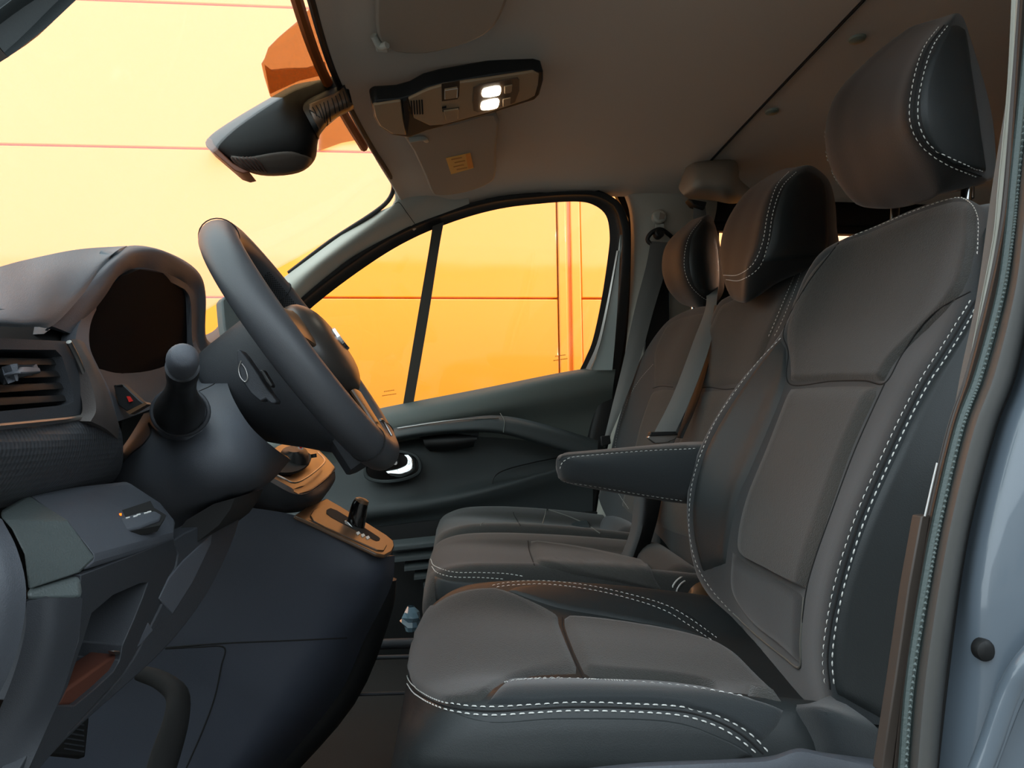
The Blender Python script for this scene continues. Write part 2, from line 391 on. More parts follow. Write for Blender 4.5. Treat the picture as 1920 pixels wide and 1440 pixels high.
# ------------------------------------------------------------------ windscreen with header and side seals
w2 = thing('window_2', kind='structure', loc=(-.7, 1.2, CZ+.3))
g0, g1 = PX(740, 345, -.215), None
def wsx(z): return -.235-(.672-z)*1.35
ws = [[W(wsx(.66)+.13*(y-1.13)**2+.02, y, .675) for y in (.35, .8, 1.2, 1.6, 1.98)], [W(wsx(.35)-.05*abs(y-1.15)**2, y, .35) for y in (.3, .75, 1.2, 1.65, 2.03)],
      [W(wsx(.02)-.02, y, .02) for y in (.28, .75, 1.2, 1.65, 2.06)]]
patch('pane', ws, mGlassW, w2, thick=.005, angle=80)
hd = [(560, -75), (583, 0), (600, 62), (622, 128), (650, 190), (676, 240), (702, 285), (728, 325)]
hp = [PZ(u, v, .640) for u, v in hd]
tube('header_seal', hp+[P(738, 350, 1.83), P(728, 376, 1.86), P(697, 402, 1.88), P(620, 452, 1.93), P(541, 512, 1.96)], .0062, mRub, w2, sm=4, n=8)
tube('header_frit', [p+Vector((-.024, 0, .010)) for p in hp[:-1]], .010, M('brown_frit', (150, 76, 20), .6), w2, sm=3, n=8)
def onws(u, v, off=0):
    # point on the slanted screen near the header
    pl = WPL; return pl.at(u, v)
WPL = Plane(W(wsx(.66)+.004, 1.0, .66), W(wsx(.66)+.004, 1.8, .66), W(wsx(.4)+.004, 1.2, .4))  # tinted sheets on this plane imitate the reflection of visor and dash
plate('reflection_tint', [(498, 112), (492, 122), (497, 145), (508, 182), (640, 190), (640, 130), (622, 125), (606, 60), (586, 15), (560, 42), (525, 72), (505, 92)], WPL, .003, mReflect, w2, smooth=False)
plate('reflection_tint', [(598, 283), (640, 268), (672, 262), (690, 262), (660, 205), (620, 215), (600, 240)], WPL, .003, mReflect, w2, smooth=False)
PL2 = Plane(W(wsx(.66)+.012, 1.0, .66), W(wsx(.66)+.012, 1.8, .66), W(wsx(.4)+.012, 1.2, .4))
plate('reflection_tint', [(498, 124), (510, 133), (540, 130), (578, 129), (610, 118), (612, 132), (600, 142), (560, 152), (520, 170), (507, 176)], PL2, .003, mReflect, w2, smooth=False)
# driver side pillar, only its corner in view
dp = patch('trim_1', [[(-70, 66, .42), (-36, 44, .40), (-10, 66, .42)], [(14, 12, .43), (35, -10, .41), (50, 22, .43)], [(90, -60, .44), (115, -75, .42), (132, -34, .44)], [(190, -130, .45), (210, -135, .43), (230, -100, .45)]], mDoor, thick=.02); struct(dp)
tube('seal', [(-60, 106, .44), (-10, 74, .43), (52, 30, .44), (134, -26, .45)], .004, mRub, dp, sm=3)
# ------------------------------------------------------------------ passenger side A pillar
ap = thing('trim_2', kind='structure', loc=tuple(P(700, 430, 2.0)))
patch('pillar_cover', [[(738, 340, 1.83), (790, 330, 1.85), (868, 332, 1.87), (880, 382, 1.935)], [(740, 380, 1.85), (748, 378, 1.850), (762, 398, 1.88), (778, 421, 1.95)], [(700, 402, 1.885), (708, 412, 1.875), (720, 425, 1.90), (734, 446, 1.965)],
      [(640, 441, 1.915), (648, 455, 1.90), (655, 470, 1.925), (665, 486, 1.985)], [(585, 481, 1.94), (592, 497, 1.92), (600, 512, 1.945), (612, 529, 2.0)],
      [(520, 530, 1.96), (532, 547, 1.945), (545, 560, 1.96), (560, 576, 2.02)], [(452, 590, 1.97), (468, 607, 1.96), (478, 620, 1.98), (492, 640, 2.03)]], mTrimL, ap, nu=5, nv=5, thick=.012, angle=70)
tube('seam', [(740, 382, 1.847), (749, 380, 1.847), (763, 399, 1.876), (778, 420, 1.943)], .0009, mSeam, ap, sm=5, n=5)
# ------------------------------------------------------------------ passenger door: frame, glass, panel
d1 = thing('door_1', kind='structure', loc=tuple(P(950, 900, 2.1)))
# seal ring as swept band: outer edge / inner edge pairs
sO = [(470, 640), (575, 545), (680, 467), (760, 422), (850, 389), (930, 370), (1010, 362), (1080, 358), (1125, 360), (1160, 378), (1178, 415), (1182, 470), (1178, 560), (1170, 640), (1160, 700), (1140, 800), (1125, 870), (1112, 990)]
sI = [(490, 665), (590, 572), (690, 497), (770, 449), (855, 414), (935, 392), (1012, 382), (1078, 378), (1112, 384), (1136, 404), (1143, 440), (1140, 480), (1128, 560), (1112, 635), (1098, 672), (1085, 700), (1070, 760), (1060, 800)]
def yd(v): return 1.93+(min(max(v, 350), 720)-360)/340*.1
r0 = [(u, v, yd(v)) for u, v in sO]; r1 = [((u*.65+a*.35), (v*.65+b*.35), yd(v)+.005) for (u, v), (a, b) in zip(sO, sI)]
r15 = [((u*.5+a*.5), (v*.5+b*.5), yd(v)+.03) for (u, v), (a, b) in zip(sO, sI)]; r2 = [(a, b, yd(b)+.045) for a, b in sI]
patch('window_seal', [r0, r1, r15, r2], mRub, d1, nu=5, nv=3, thick=.02, angle=70)
patch('jamb', [[(u, v, yd(v)-.012) for u, v in ((1159, 470), (1151, 520), (1140, 580), (1124, 650), (1108, 694))], [(u, v, yd(v)-.016) for u, v in ((1163, 440), (1161, 500), (1158, 570), (1153, 640), (1148, 694))]], mPaintW, d1, nu=4, nv=3, thick=.01)
patch('jamb_edge', [[(u, v, yd(v)-.014) for u, v in ((1156, 470), (1147, 520), (1135, 580), (1119, 645), (1098, 692))], [(u, v, yd(v)-.018) for u, v in ((1159, 470), (1150, 520), (1139, 580), (1124, 648), (1106, 693))]], mSat, d1, thick=.006)
win = [(465, 680), (590, 572), (690, 497), (770, 449), (855, 412), (935, 390), (1012, 380), (1078, 374), (1115, 378), (1142, 400), (1150, 440), (1146, 480), (1132, 560), (1116, 640), (1098, 705), (720, 790), (480, 830)]
w1 = thing('window_1', kind='structure', loc=tuple(P(950, 560, 2.1)))
GP = Plane((600, 370, yd(370)+.05), (1000, 370, yd(370)+.05), (800, 700, yd(700)+.05))
plate('pane', win, GP, .005, mGlassS, w1, smooth=False)
patch('divider_bar', [[(u, v, yd(v)+.035) for u, v in ((811, 424), (804, 470), (782, 600), (755, 762))], [(u, v, yd(v)+.035) for u, v in ((832, 416), (823, 466), (802, 600), (775, 758))]], M('divider_strip', (66, 64, 58), .6), w1, thick=.012)
for (u, v, a) in ((732, 734, 0), (1053, 668, 0)):
    for k, (du, n) in enumerate(((0, 6), (-3, 8))):
        q = [P(u-11+du+j*3.4, v+k*8-j*.5, yd(v)+.046) for j in range(n)]
        for p in q[:-1]: pass
        vs = []; fs = []
        for p in q:
            o = len(vs); s = .0018; vs += [p+Vector((-s, 0, -s*.8)), p+Vector((s, 0, -s*.8)), p+Vector((s, 0, s*.8)), p+Vector((-s, 0, s*.8))]; fs.append((o, o+1, o+2, o+3))
        mk('glass_mark', vs, fs, M('etched_mark', (200, 120, 20), .7), w1, smooth=False)
# door panel
patch('sill_cover', [[(470, 818, 2.07), (600, 792, 2.07), (720, 764, 2.07), (900, 729, 2.07), (1060, 697, 2.07), (1152, 684, 2.07)],
      [(470, 830, 2.03), (600, 806, 2.03), (720, 782, 2.03), (900, 744, 2.03), (1060, 708, 2.03), (1154, 692, 2.03)],
      [(470, 850, 2.015), (600, 830, 2.015), (720, 808, 2.015), (900, 772, 2.015), (1060, 742, 2.015), (1150, 722, 2.015)],
      [(470, 870, 2.04), (600, 850, 2.04), (735, 826, 2.045), (900, 796, 2.05), (1040, 790, 2.05), (1145, 770, 2.05)],
      [(470, 890, 2.05), (600, 880, 2.05), (735, 850, 2.055), (900, 830, 2.06), (1040, 830, 2.06), (1135, 840, 2.06)]], mDoorL, d1, nu=5, nv=4, thick=.012, angle=60)
patch('lower_panel', [[(470, 870, 2.06), (640, 845, 2.06), (760, 815, 2.06), (900, 805, 2.06), (1040, 830, 2.06), (1122, 850, 2.06)],
      [(470, 900, 2.05), (640, 880, 2.04), (780, 850, 2.03), (900, 860, 2.05), (1040, 860, 2.06), (1120, 880, 2.06)],
      [(470, 960, 2.02), (640, 935, 2.01), (780, 918, 2.01), (890, 905, 2.035), (1040, 890, 2.04), (1115, 905, 2.04)],
      [(470, 975, 2.00), (640, 958, 1.985), (760, 945, 1.985), (890, 922, 1.99), (1040, 880, 2.0), (1112, 862, 2.0)],
      [(470, 990, 2.00), (640, 974, 1.985), (760, 960, 1.985), (890, 936, 1.99), (1040, 896, 2.0), (1112, 878, 2.0)],
      [(470, 1010, 2.02), (640, 990, 2.01), (760, 975, 2.01), (890, 958, 2.01), (1040, 930, 2.02), (1112, 920, 2.02)],
      [(470, 1040, 2.03), (640, 1015, 2.02), (760, 1000, 2.02), (890, 990, 2.02), (1040, 990, 2.03), (1110, 1000, 2.03)]], mDoor, d1, nu=5, nv=5, thick=.012, angle=60)
patch('pull_bar', [[(700, 822, 2.04), (745, 800, 2.02), (850, 786, 2.0), (935, 779, 1.985), (1020, 795, 1.975), (1122, 826, 1.975)],
      [(700, 826, 2.02), (745, 806, 1.985), (850, 791, 1.965), (935, 787, 1.95), (1020, 805, 1.94), (1121, 836, 1.94)],
      [(700, 836, 2.01), (745, 818, 1.965), (850, 806, 1.95), (935, 806, 1.935), (1020, 828, 1.93), (1119, 860, 1.93)],
      [(700, 842, 2.03), (745, 826, 1.98), (850, 813, 1.97), (935, 813, 1.955), (1020, 836, 1.95), (1118, 868, 1.95)]], mDoor, d1, nu=6, nv=4, thick=.02, angle=60)
tube('pull_bar_seam', [(938, 775, 1.983), (946, 790, 1.944), (944, 811, 1.93)], .0012, mDoorL, d1, sm=4, n=5)
tube('bar_highlight_trim', [(745, 803, 1.983), (850, 788, 1.963), (935, 784, 1.952)], .0018, mSat, d1, sm=6, n=6)
patch('grip_pocket', [[(782, 812, 2.02), (840, 808, 2.01), (898, 810, 2.0)], [(792, 822, 1.995), (845, 820, 1.985), (896, 820, 1.98)], [(798, 838, 1.995), (845, 836, 1.985), (890, 830, 1.985)], [(806, 846, 2.03), (845, 845, 2.02), (888, 838, 2.01)]], mBlk, d1, thick=.01, angle=60)
tube('pocket_rim', [(924, 915, 2.02), (926, 895, 2.02), (950, 880, 2.03), (1010, 865, 2.035), (1060, 855, 2.035)], .002, mBlk, d1, sm=4, n=6)
hb = plate('handle_bezel', [(690, 868), (722, 849), (760, 850), (780, 858), (787, 875), (780, 888), (752, 899), (715, 902), (688, 892)], YP(1.985), .03, mBlkG, d1, bevel=.004, sm=3)
holed('handle_rim', [(684, 866), (722, 845), (762, 846), (784, 856), (791, 876), (783, 892), (753, 903), (713, 906), (684, 896)], [(690, 868), (722, 850), (760, 851), (779, 859), (785, 875), (779, 887), (752, 897), (715, 900), (690, 892)], YP(1.978), .02, .015, mDoor, d1, bevel=.002, sm=3, flr=False)
patch('opener_lever', [[(724, 884, 1.97), (745, 880, 1.955), (762, 872, 1.955), (764, 860, 1.96), (758, 853, 1.97)], [(730, 890, 1.965), (752, 890, 1.945), (772, 880, 1.945), (774, 862, 1.955), (766, 853, 1.965)], [(735, 893, 1.975), (755, 894, 1.96), (777, 882, 1.96), (778, 864, 1.965), (772, 855, 1.975)]], mChr, d1, thick=.006, angle=70)
tube('opener_pivot', [(741, 868, 1.985), (741, 868, 1.965)], .006, mChr, d1)
# door foot, step well
sw = thing('step_well', 'black ribbed step well below the passenger door', 'step', tuple(P(760, 1090, 1.9)))
patch('well_wall', [[(560, 1000, 1.98), (700, 990, 1.98), (830, 975, 1.98), (1120, 960, 1.98)], [(560, 1110, 1.98), (700, 1120, 1.98), (830, 1150, 1.98), (1120, 1150, 1.98)], [(560, 1260, 1.98), (700, 1250, 1.98), (830, 1250, 1.98), (1120, 1250, 1.98)]], mBlk, sw, thick=.02)
for k, (u0, v0, u1, v1) in enumerate(((722, 1014, 850, 1000), (738, 1034, 850, 1022), (760, 1050, 850, 1041), (778, 1066, 850, 1059), (795, 1081, 850, 1076), (800, 1100, 850, 1095))):
    a, b = P(u0, v0, 1.90), P(u1+250, v1-25, 1.90)
    patch('rib', [[a, b], [a+Vector((0, -.035, -.010)), b+Vector((0, -.035, -.010))], [a+Vector((0, -.04, -.022)), b+Vector((0, -.04, -.022))]], mDoor, sw, thick=.01, angle=30)
# ------------------------------------------------------------------ passenger B pillar, belt anchor
plate('pillar_backing', [(1140, 335), (1350, 335), (1340, 1010), (1095, 1010), (1105, 880), (1128, 800), (1160, 700), (1174, 600), (1181, 480), (1178, 410), (1162, 378)], YP(2.06), .02, mRub, d1)
bp = thing('trim_3', kind='structure', loc=tuple(P(1240, 500, 2.0)))
patch('pillar_cover', [[(1158, 340, 1.985), (1180, 340, 1.962), (1225, 340, 1.955), (1300, 345, 1.96), (1345, 350, 2.0)], [(1170, 366, 1.99), (1185, 368, 1.965), (1225, 366, 1.955), (1300, 372, 1.96), (1345, 378, 2.0)], [(1181, 405, 1.995), (1192, 405, 1.97), (1230, 405, 1.955), (1300, 410, 1.96), (1340, 410, 2.0)],
      [(1183, 480, 2.0), (1196, 480, 1.98), (1230, 480, 1.965), (1290, 480, 1.97), (1320, 480, 2.0)], [(1178, 600, 2.01), (1192, 600, 1.99), (1230, 600, 1.975), (1280, 600, 1.98), (1310, 600, 2.0)],
      [(1162, 740, 2.02), (1178, 740, 2.0), (1210, 740, 1.985), (1250, 740, 1.99), (1280, 740, 2.0)], [(1135, 860, 2.03), (1150, 860, 2.01), (1190, 860, 1.995), (1230, 860, 2.0), (1260, 860, 2.01)], [(1112, 1000, 2.03), (1130, 1000, 2.01), (1170, 1000, 2.0), (1230, 1000, 2.0), (1260, 1000, 2.01)]], mTrimL, bp, nu=4, nv=4, thick=.012, angle=60)
plate('belt_slot_cover', [(1217, 500), (1256, 500), (1255, 720), (1205, 720)], YP(1.945), .012, mBlk, bp, bevel=.003)
ha = thing('belt_height_adjuster', 'round beige belt height button on the far door pillar', 'belt adjuster', tuple(P(1238, 404, 1.95)))
def disc(name, u, v, Y, r, th, mat, par, bevel=.002, n=24, **k):
    c = P(u, v, Y); vs = []; 
    for s in (0, 1):
        for i in range(n):
            t = 2*math.pi*i/n; vs.append(c+Vector((r*math.cos(t), s*th, r*math.sin(t))))
    fs = [tuple(range(n)), tuple(range(2*n-1, n-1, -1))]+[(i, (i+1) % n, n+(i+1) % n, n+i) for i in range(n)]
    return mk(name, vs, fs, mat, par, bevel=bevel, **k)
disc('button', 1238, 404, 1.925, .021, .03, mTrimL, ha, bevel=.006)
plate('slider', [(1229, 418), (1246, 418), (1246, 440), (1229, 440)], YP(1.945), .006, mTrimL, ha, bevel=.002)
patch('button_notch', [[(1238, 398, 1.921), (1247, 402, 1.921)], [(1236, 411, 1.921), (1246, 410, 1.921)]], mVis, ha, thick=.002)
b1 = thing('seat_belt', 'grey seat belt hanging from the far door pillar beside the window', 'seat belt', tuple(P(1180, 650, 1.93)), 'seat belts')
def web(name, L, R, mat, par, thick=.0014, nu=3, nv=6, **k):
    rows = [[a, tuple((x+y)/2 for x, y in zip(a, b))[:2]+((a[2]+b[2])/2-.003,), b] for a, b in zip(L, R)]
    return patch(name, rows, mat, par, nu=nu, nv=nv, thick=thick, angle=70, **k)
tube('anchor_ring', [(1214, 449, 1.93), (1222, 436, 1.92), (1238, 430, 1.915), (1252, 438, 1.92), (1262, 449, 1.93), (1252, 458, 1.93), (1224, 458, 1.93)], .0065, mBlk, b1, sm=4, closed=True)
disc('anchor_bolt', 1238, 436, 1.90, .014, .03, mBlk, b1, bevel=.004)
web('webbing', [(1220, 452, 1.925), (1211, 500, 1.92), (1190, 580, 1.92), (1168, 680, 1.92), (1148, 760, 1.92), (1133, 822, 1.93)],
    [(1258, 455, 1.925), (1250, 500, 1.915), (1226, 580, 1.905), (1198, 680, 1.90), (1168, 760, 1.90), (1142, 822, 1.92)], mWeb, b1)
plate('lower_anchor', [(1126, 818), (1144, 816), (1146, 832), (1128, 838)], YP(1.915), .012, mBlk, b1, bevel=.003)
# ------------------------------------------------------------------ roof belt cover and middle belt
rc = thing('roof_belt_cover', 'beige moulded belt outlet cover below the ceiling joint', 'belt cover', tuple(P(1330, 325, 1.8)))
patch('cover', [[(1272, 350, 1.80), (1290, 308, 1.80), (1320, 298, 1.80), (1378, 297, 1.80), (1386, 318, 1.85)], [(1275, 358, 1.72), (1300, 322, 1.68), (1325, 311, 1.67), (1374, 310, 1.68), (1386, 335, 1.75)],
      [(1282, 366, 1.70), (1302, 350, 1.64), (1330, 345, 1.63), (1370, 345, 1.64), (1400, 348, 1.72)], [(1290, 372, 1.76), (1305, 368, 1.72), (1335, 368, 1.70), (1375, 374, 1.70), (1420, 366, 1.76)], [(1290, 374, 1.86), (1305, 374, 1.86), (1335, 376, 1.86), (1375, 382, 1.86), (1420, 372, 1.86)]], mVis, rc, nu=5, nv=5, thick=.01, angle=60)
plate('belt_outlet', [(1290, 372), (1326, 378), (1322, 392), (1300, 384)], YP(1.72), .03, mBlk, rc, bevel=.003)
b2 = thing('seat_belt', 'grey seat belt crossing between the two passenger backrests', 'seat belt', tuple(P(1290, 700, 1.5)), 'seat belts')
web('webbing', [(1300, 380, 1.74), (1302, 440, 1.72), (1318, 520, 1.68), (1324, 570, 1.59), (1300, 640, 1.51), (1262, 740, 1.46), (1226, 812, 1.44)],
    [(1322, 384, 1.74), (1330, 440, 1.72), (1345, 520, 1.68), (1344, 562, 1.57), (1333, 640, 1.48), (1298, 740, 1.43), (1264, 815, 1.42)], mWeb, b2)
plate('tongue', [(1214, 821), (1222, 812), (1268, 812), (1272, 817), (1266, 824), (1250, 831), (1228, 832)], YP(1.425), .012, mSat, b2, bevel=.002)
plate('tongue_cap', [(1220, 810), (1268, 809), (1272, 816), (1218, 818)], YP(1.418), .02, mBlk, b2, bevel=.002)
web('webbing_return', [(1340, 572, 1.53), (1326, 640, 1.52), (1298, 740, 1.47), (1268, 820, 1.44)], [(1348, 572, 1.50), (1338, 640, 1.49), (1312, 740, 1.44), (1280, 822, 1.43)], mWebD, b2)
# ------------------------------------------------------------------ dashboard
mPad = M('dash_pad_sky_lit', (92, 102, 110), .5, noise=.05, nscale=500, bump=.5, bscale=1500, spec=.5)  # dash plastic made lighter and cooler, sky light put into its colour
db = thing('dashboard', 'dark grey dashboard with instrument hood and side air vent', 'dashboard', tuple(P(150, 720, .6)))
patch('top_pad', [[(-90, 528, .44), (0, 500, .52), (62, 484, .60), (150, 467, .69), (238, 461, .79)],
   [(-90, 560, .40), (0, 543, .47), (66, 530, .54), (138, 508, .63), (222, 468, .74)], [(-90, 600, .38), (0, 596, .42), (62, 596, .48), (118, 570, .57), (206, 482, .71)],
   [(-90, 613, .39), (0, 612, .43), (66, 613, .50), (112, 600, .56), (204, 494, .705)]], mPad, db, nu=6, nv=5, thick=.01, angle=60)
patch('instrument_hood', [[(74, 604, .56), (98, 612, .56), (136, 628, .60), (150, 645, .64)], [(95, 596, .55), (126, 590, .585), (154, 600, .62), (165, 605, .67)],
   [(148, 543, .62), (176, 540, .645), (192, 548, .665), (200, 560, .71)], [(198, 491, .70), (219, 487, .71), (229, 498, .725), (232, 522, .765)],
   [(236, 462, .79), (252, 466, .785), (261, 477, .79), (262, 508, .81)], [(290, 465, .86), (305, 471, .85), (308, 488, .855), (303, 515, .86)],
   [(345, 488, .94), (351, 498, .93), (343, 518, .925), (330, 528, .92)], [(376, 516, .985), (376, 526, .98), (362, 541, .97), (350, 546, .95)],
   [(386, 556, 1.0), (384, 564, .995), (371, 574, .985), (358, 572, .965)], [(386, 630, 1.01), (384, 628, .995), (371, 630, .985), (360, 632, .965)], [(404, 646, 1.03), (396, 660, 1.01), (376, 668, .99), (365, 668, .97)]], mDash, db, nu=6, nv=6, thick=.006, angle=60)
patch('cluster_bezel', [[(218, 820, .62), (222, 800, .64)], [(192, 745, .60), (208, 738, .63)], [(165, 690, .585), (186, 692, .62)], [(142, 645, .58), (168, 648, .61)], [(154, 595, .62), (172, 600, .65)], [(190, 545, .68), (196, 558, .70)],
   [(225, 515, .745), (228, 527, .76)], [(262, 504, .80), (262, 516, .81)], [(305, 511, .86), (302, 523, .865)], [(340, 526, .925), (336, 537, .92)], [(358, 545, .965), (352, 552, .955)], [(361, 600, .975), (355, 602, .965)], [(371, 650, .975), (364, 652, .965)], [(402, 690, .95), (396, 694, .94)]], mDash, db, nu=3, nv=5, thick=.012, angle=60)
DPL = Plane((170, 650, .66), (360, 560, .99), (300, 745, .86))
HO = cr([vec(p) for p in [(98, 612, .56), (126, 590, .585), (176, 540, .645), (219, 487, .71), (252, 466, .785), (305, 471, .85), (351, 498, .93), (376, 526, .98), (384, 564, .995), (384, 628, .995), (396, 690, 1.01)]], 3)
mk('hood_shell', *gridmesh([[p+Vector((-.006, 0, -.006)) for p in HO], [p+Vector((-.10, 0, -.012)) for p in HO], [p+Vector((-.20, 0, -.05)) for p in HO], [p+Vector((-.22, 0, -.16)) for p in HO]]), mDash, db)
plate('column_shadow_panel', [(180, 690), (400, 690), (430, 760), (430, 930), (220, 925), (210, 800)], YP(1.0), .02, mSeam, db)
plate('instrument_display', [(160, 640), (168, 590), (190, 550), (228, 518), (262, 505), (305, 512), (345, 530), (360, 550), (364, 620), (405, 695), (340, 740), (262, 770), (215, 745), (180, 690)], DPL, .01, M('display_black', (3, 3, 4), .9, spec=.1), db)
patch('cluster_floor', [[(180, 690, .655), (230, 700, .74), (300, 690, .82), (372, 655, .95)], [(205, 735, .65), (250, 740, .72), (310, 730, .80), (392, 690, .93)], [(222, 790, .65), (262, 775, .71), (315, 752, .78), (400, 700, .92)]], mDashD, db, thick=.006)
plate('switch_pad', [(212, 722), (230, 720), (262, 750), (272, 757), (238, 772), (222, 760)], YP(.66), .01, mBlk, db, bevel=.001)
plate('red_switch_mark', [(237, 743), (242, 743), (248, 752), (242, 754)], YP(.658), .002, mRed, db)
plate('switch_edge', [(218, 721.5), (229, 720.5), (229, 722), (218, 723)], YP(.658), .002, mSat, db)
plate('lower_switch_lip', [(236, 772), (272, 754), (276, 758), (243, 777)], YP(.66), .01, mTrimO, db)
# vent
plate('vent_gap', [(-90, 600), (60, 600), (112, 590), (150, 628), (150, 650), (-90, 645)], Plane((-90, 600, .48), (150, 628, .64), (0, 645, .50)), .01, mSeam, db)
VPn = Plane((0, 640, .435), (140, 650, .565), (0, 790, .42))
def VPo(h): return Plane(VPn.p+VPn.n*h, VPn.p+VPn.n*h+(P(140, 650, .565)-P(0, 640, .435)), VPn.p+VPn.n*h+(P(0, 790, .42)-P(0, 640, .435)))
vent = holed('air_vent', [(-90, 633), (0, 634), (128, 640), (140, 662), (155, 700), (166, 740), (168, 765), (150, 778), (0, 796), (-90, 806)],
   [(-90, 655), (0, 655), (104, 656), (116, 668), (128, 706), (137, 738), (139, 752), (128, 759), (0, 771), (-90, 778)], VPn, .02, .055, mDashD, db, bevel=.0025)
plate('vent_cavity', [(-92, 654), (0, 654), (105, 655), (118, 668), (130, 706), (139, 738), (141, 753), (128, 760), (0, 772), (-92, 779)], VPo(-.045), .003, mSeam, vent)
for (l, m_, r) in (((-90, 673), (0, 674), (117, 676)), ((-90, 700), (0, 699), (126, 698)), ((-90, 727), (0, 725), (134, 719)), ((-90, 752), (0, 749), (139, 742))):
    q = [VPo(-.008).at(*p) for p in (l, m_, r)]; back = Vector((-.034, 0, .004)); 
    patch('vent_slat', [q, [p+Vector((0, 0, -.0022)) for p in q], [p+back for p in q]], mBlk, vent, nu=4, nv=3, thick=.0016, angle=50)
patch('vent_lever', [[VPo(.004).at(4, 700), VPo(.008).at(28, 690), VPo(.010).at(50, 688), VPo(.004).at(74, 690)], [VPo(.006).at(8, 706), VPo(.012).at(30, 700), VPo(.014).at(48, 700), VPo(.006).at(76, 697)], [VPo(-.004).at(6, 722), VPo(.0).at(26, 712), VPo(.0).at(44, 706), VPo(-.004).at(74, 700)]], mDash, vent, thick=.006)
vc = [VPo(.003).at(u, v) for u, v in ((129, 641), (145, 672), (160, 708), (171, 742), (174, 764), (166, 777), (140, 785), (70, 793), (0, 800), (-90, 810))]
tube('satin_strip', vc, .0020, mSat, db, sm=4, n=8)
patch('side_band', [[(134, 636, .565), (146, 636, .575), (158, 642, .60)], [(152, 672, .565), (166, 672, .575), (178, 682, .60)], [(166, 706, .565), (182, 706, .58), (198, 722, .61)], [(177, 740, .56), (196, 745, .58), (214, 768, .62)], [(180, 770, .55), (200, 780, .575), (224, 800, .63)], [(170, 790, .54), (200, 805, .575), (228, 830, .64)]], M('band_brown_grey', (72, 66, 64), .55, bump=.3, bscale=900), db, nu=4, nv=4, thick=.01)
tp = patch('dimpled_panel', [[(-90, 812, .365), (0, 802, .42), (90, 792, .49), (150, 784, .545), (186, 776, .575)], [(-90, 848, .355), (0, 842, .41), (100, 830, .48), (170, 815, .55), (224, 800, .628)],
   [(-90, 892, .36), (0, 884, .42), (100, 874, .49), (176, 864, .57), (231, 846, .64)], [(-90, 932, .38), (0, 924, .44), (90, 912, .51), (168, 900, .59), (227, 880, .66)], [(-90, 966, .42), (0, 953, .48), (70, 938, .53), (155, 916, .61), (214, 903, .68)]], mDim, db, nu=8, nv=8, thick=.01)
uv = tp.data.uv_layers.new(name='UV')
for lp_ in tp.data.loops:
    co = tp.data.vertices[lp_.vertex_index].co; uv.data[lp_.index].uv = (co.y*1.03/.0052, co.z/.0042)
bx('inner_core', (-.52, .62, CZ-.02), (.30, .36, .24), mSeam, db)
def facet(name, V, Fc, mat, par, back=.012, bevel=.003):
    vs = [P(*p) for p in V]; n = len(vs); vs2 = [p+Vector((-back*.6, back, 0)) for p in vs]; from collections import Counter
    e = Counter(); 
    for f in Fc:
        for a, b in zip(f, f[1:]+f[:1]): e[(a, b)] += 1
    fs = [tuple(f) for f in Fc]+[tuple(n+x for x in f[::-1]) for f in Fc]
    for (a, b) in list(e):
        if (b, a) not in e: fs.append((b, a, n+a, n+b))
    return mk(name, vs+vs2, fs, mat, par, bevel=bevel, angle=25)
facet('switch_shelf', [(52, 929, .50), (150, 914, .57), (240, 904, .64), (300, 943, .66), (330, 980, .66), (326, 1004, .65), (178, 1046, .505), (128, 978, .49), (330, 1018, .665), (150, 1074, .49)],
   [[0, 1, 2, 3, 4, 5, 6, 7], [6, 5, 8, 9]], mDash, db, bevel=.003)
facet('grained_corner', [(-90, 985, .44), (0, 962, .46), (52, 929, .50), (128, 978, .49), (178, 1046, .505), (150, 1074, .49), (54, 1106, .45), (46, 1040, .445), (22, 992, .445), (4, 972, .45)], [[1, 2, 3, 9], [9, 3, 4, 8], [8, 4, 5, 7], [7, 5, 6]], mDashL, db, bevel=.002)
patch('end_cap', [[(-90, 940, .42), (-30, 955, .42), (4, 974, .425)], [(-90, 1000, .41), (-20, 1010, .41), (32, 1030, .42)], [(-90, 1090, .41), (-10, 1100, .405), (49, 1106, .42)], [(-90, 1200, .42), (-20, 1200, .41), (38, 1200, .425)], [(-90, 1300, .43), (-50, 1300, .42), (4, 1290, .43)], [(-190, 1400, .44), (-120, 1380, .43), (-50, 1370, .44)]], mDash, db, nu=5, nv=5, thick=.015)
sh = plate('switch_recess', [(209, 963), (282, 939), (289, 952), (312, 966), (300, 985), (240, 997), (224, 975)], Plane((209, 963, .585), (282, 939, .636), (240, 997, .57)), .006, mSeam, db)
SHP = Plane((209, 963, .580), (282, 939, .631), (240, 997, .565))
plate('thumb_wheel', [(217, 974), (262, 960), (290, 957), (304, 965), (300, 974), (262, 988), (240, 992), (232, 990)], SHP, .012, mDash, db, bevel=.002)
plate('orange_mark', [(219, 964), (228, 962), (228, 966), (220, 967)], SHP, .002, M('amber_mark', (255, 110, 20), .5, emit=(255, 100, 10), estr=1.0), db)
for (a, b) in ((236, 970), (250, 967), (256, 964), (270, 961), (276, 959)): plate('icon_mark', [(a, b), (a+7, b-1.5), (a+8, b), (a+1, b+2)], SHP if False else Plane((209, 963, .5785), (282, 939, .6295), (240, 997, .5635)), .001, mWhite, db, smooth=False)
facet('knee_ledge', [(54, 1108, .45), (150, 1080, .49), (156, 1122, .48), (50, 1128, .45)], [[0, 1, 2, 3]], mDashL, db)
patch('knee_side', [[(50, 1128, .45), (100, 1122, .455), (155, 1122, .48)], [(46, 1190, .45), (95, 1195, .455), (146, 1200, .48)], [(20, 1280, .45), (70, 1285, .455), (120, 1290, .475)], [(-20, 1370, .45), (35, 1365, .455), (90, 1360, .47)], [(-70, 1460, .45), (-10, 1460, .455), (50, 1450, .46)]], mDashD, db, nu=4, nv=4, thick=.01)
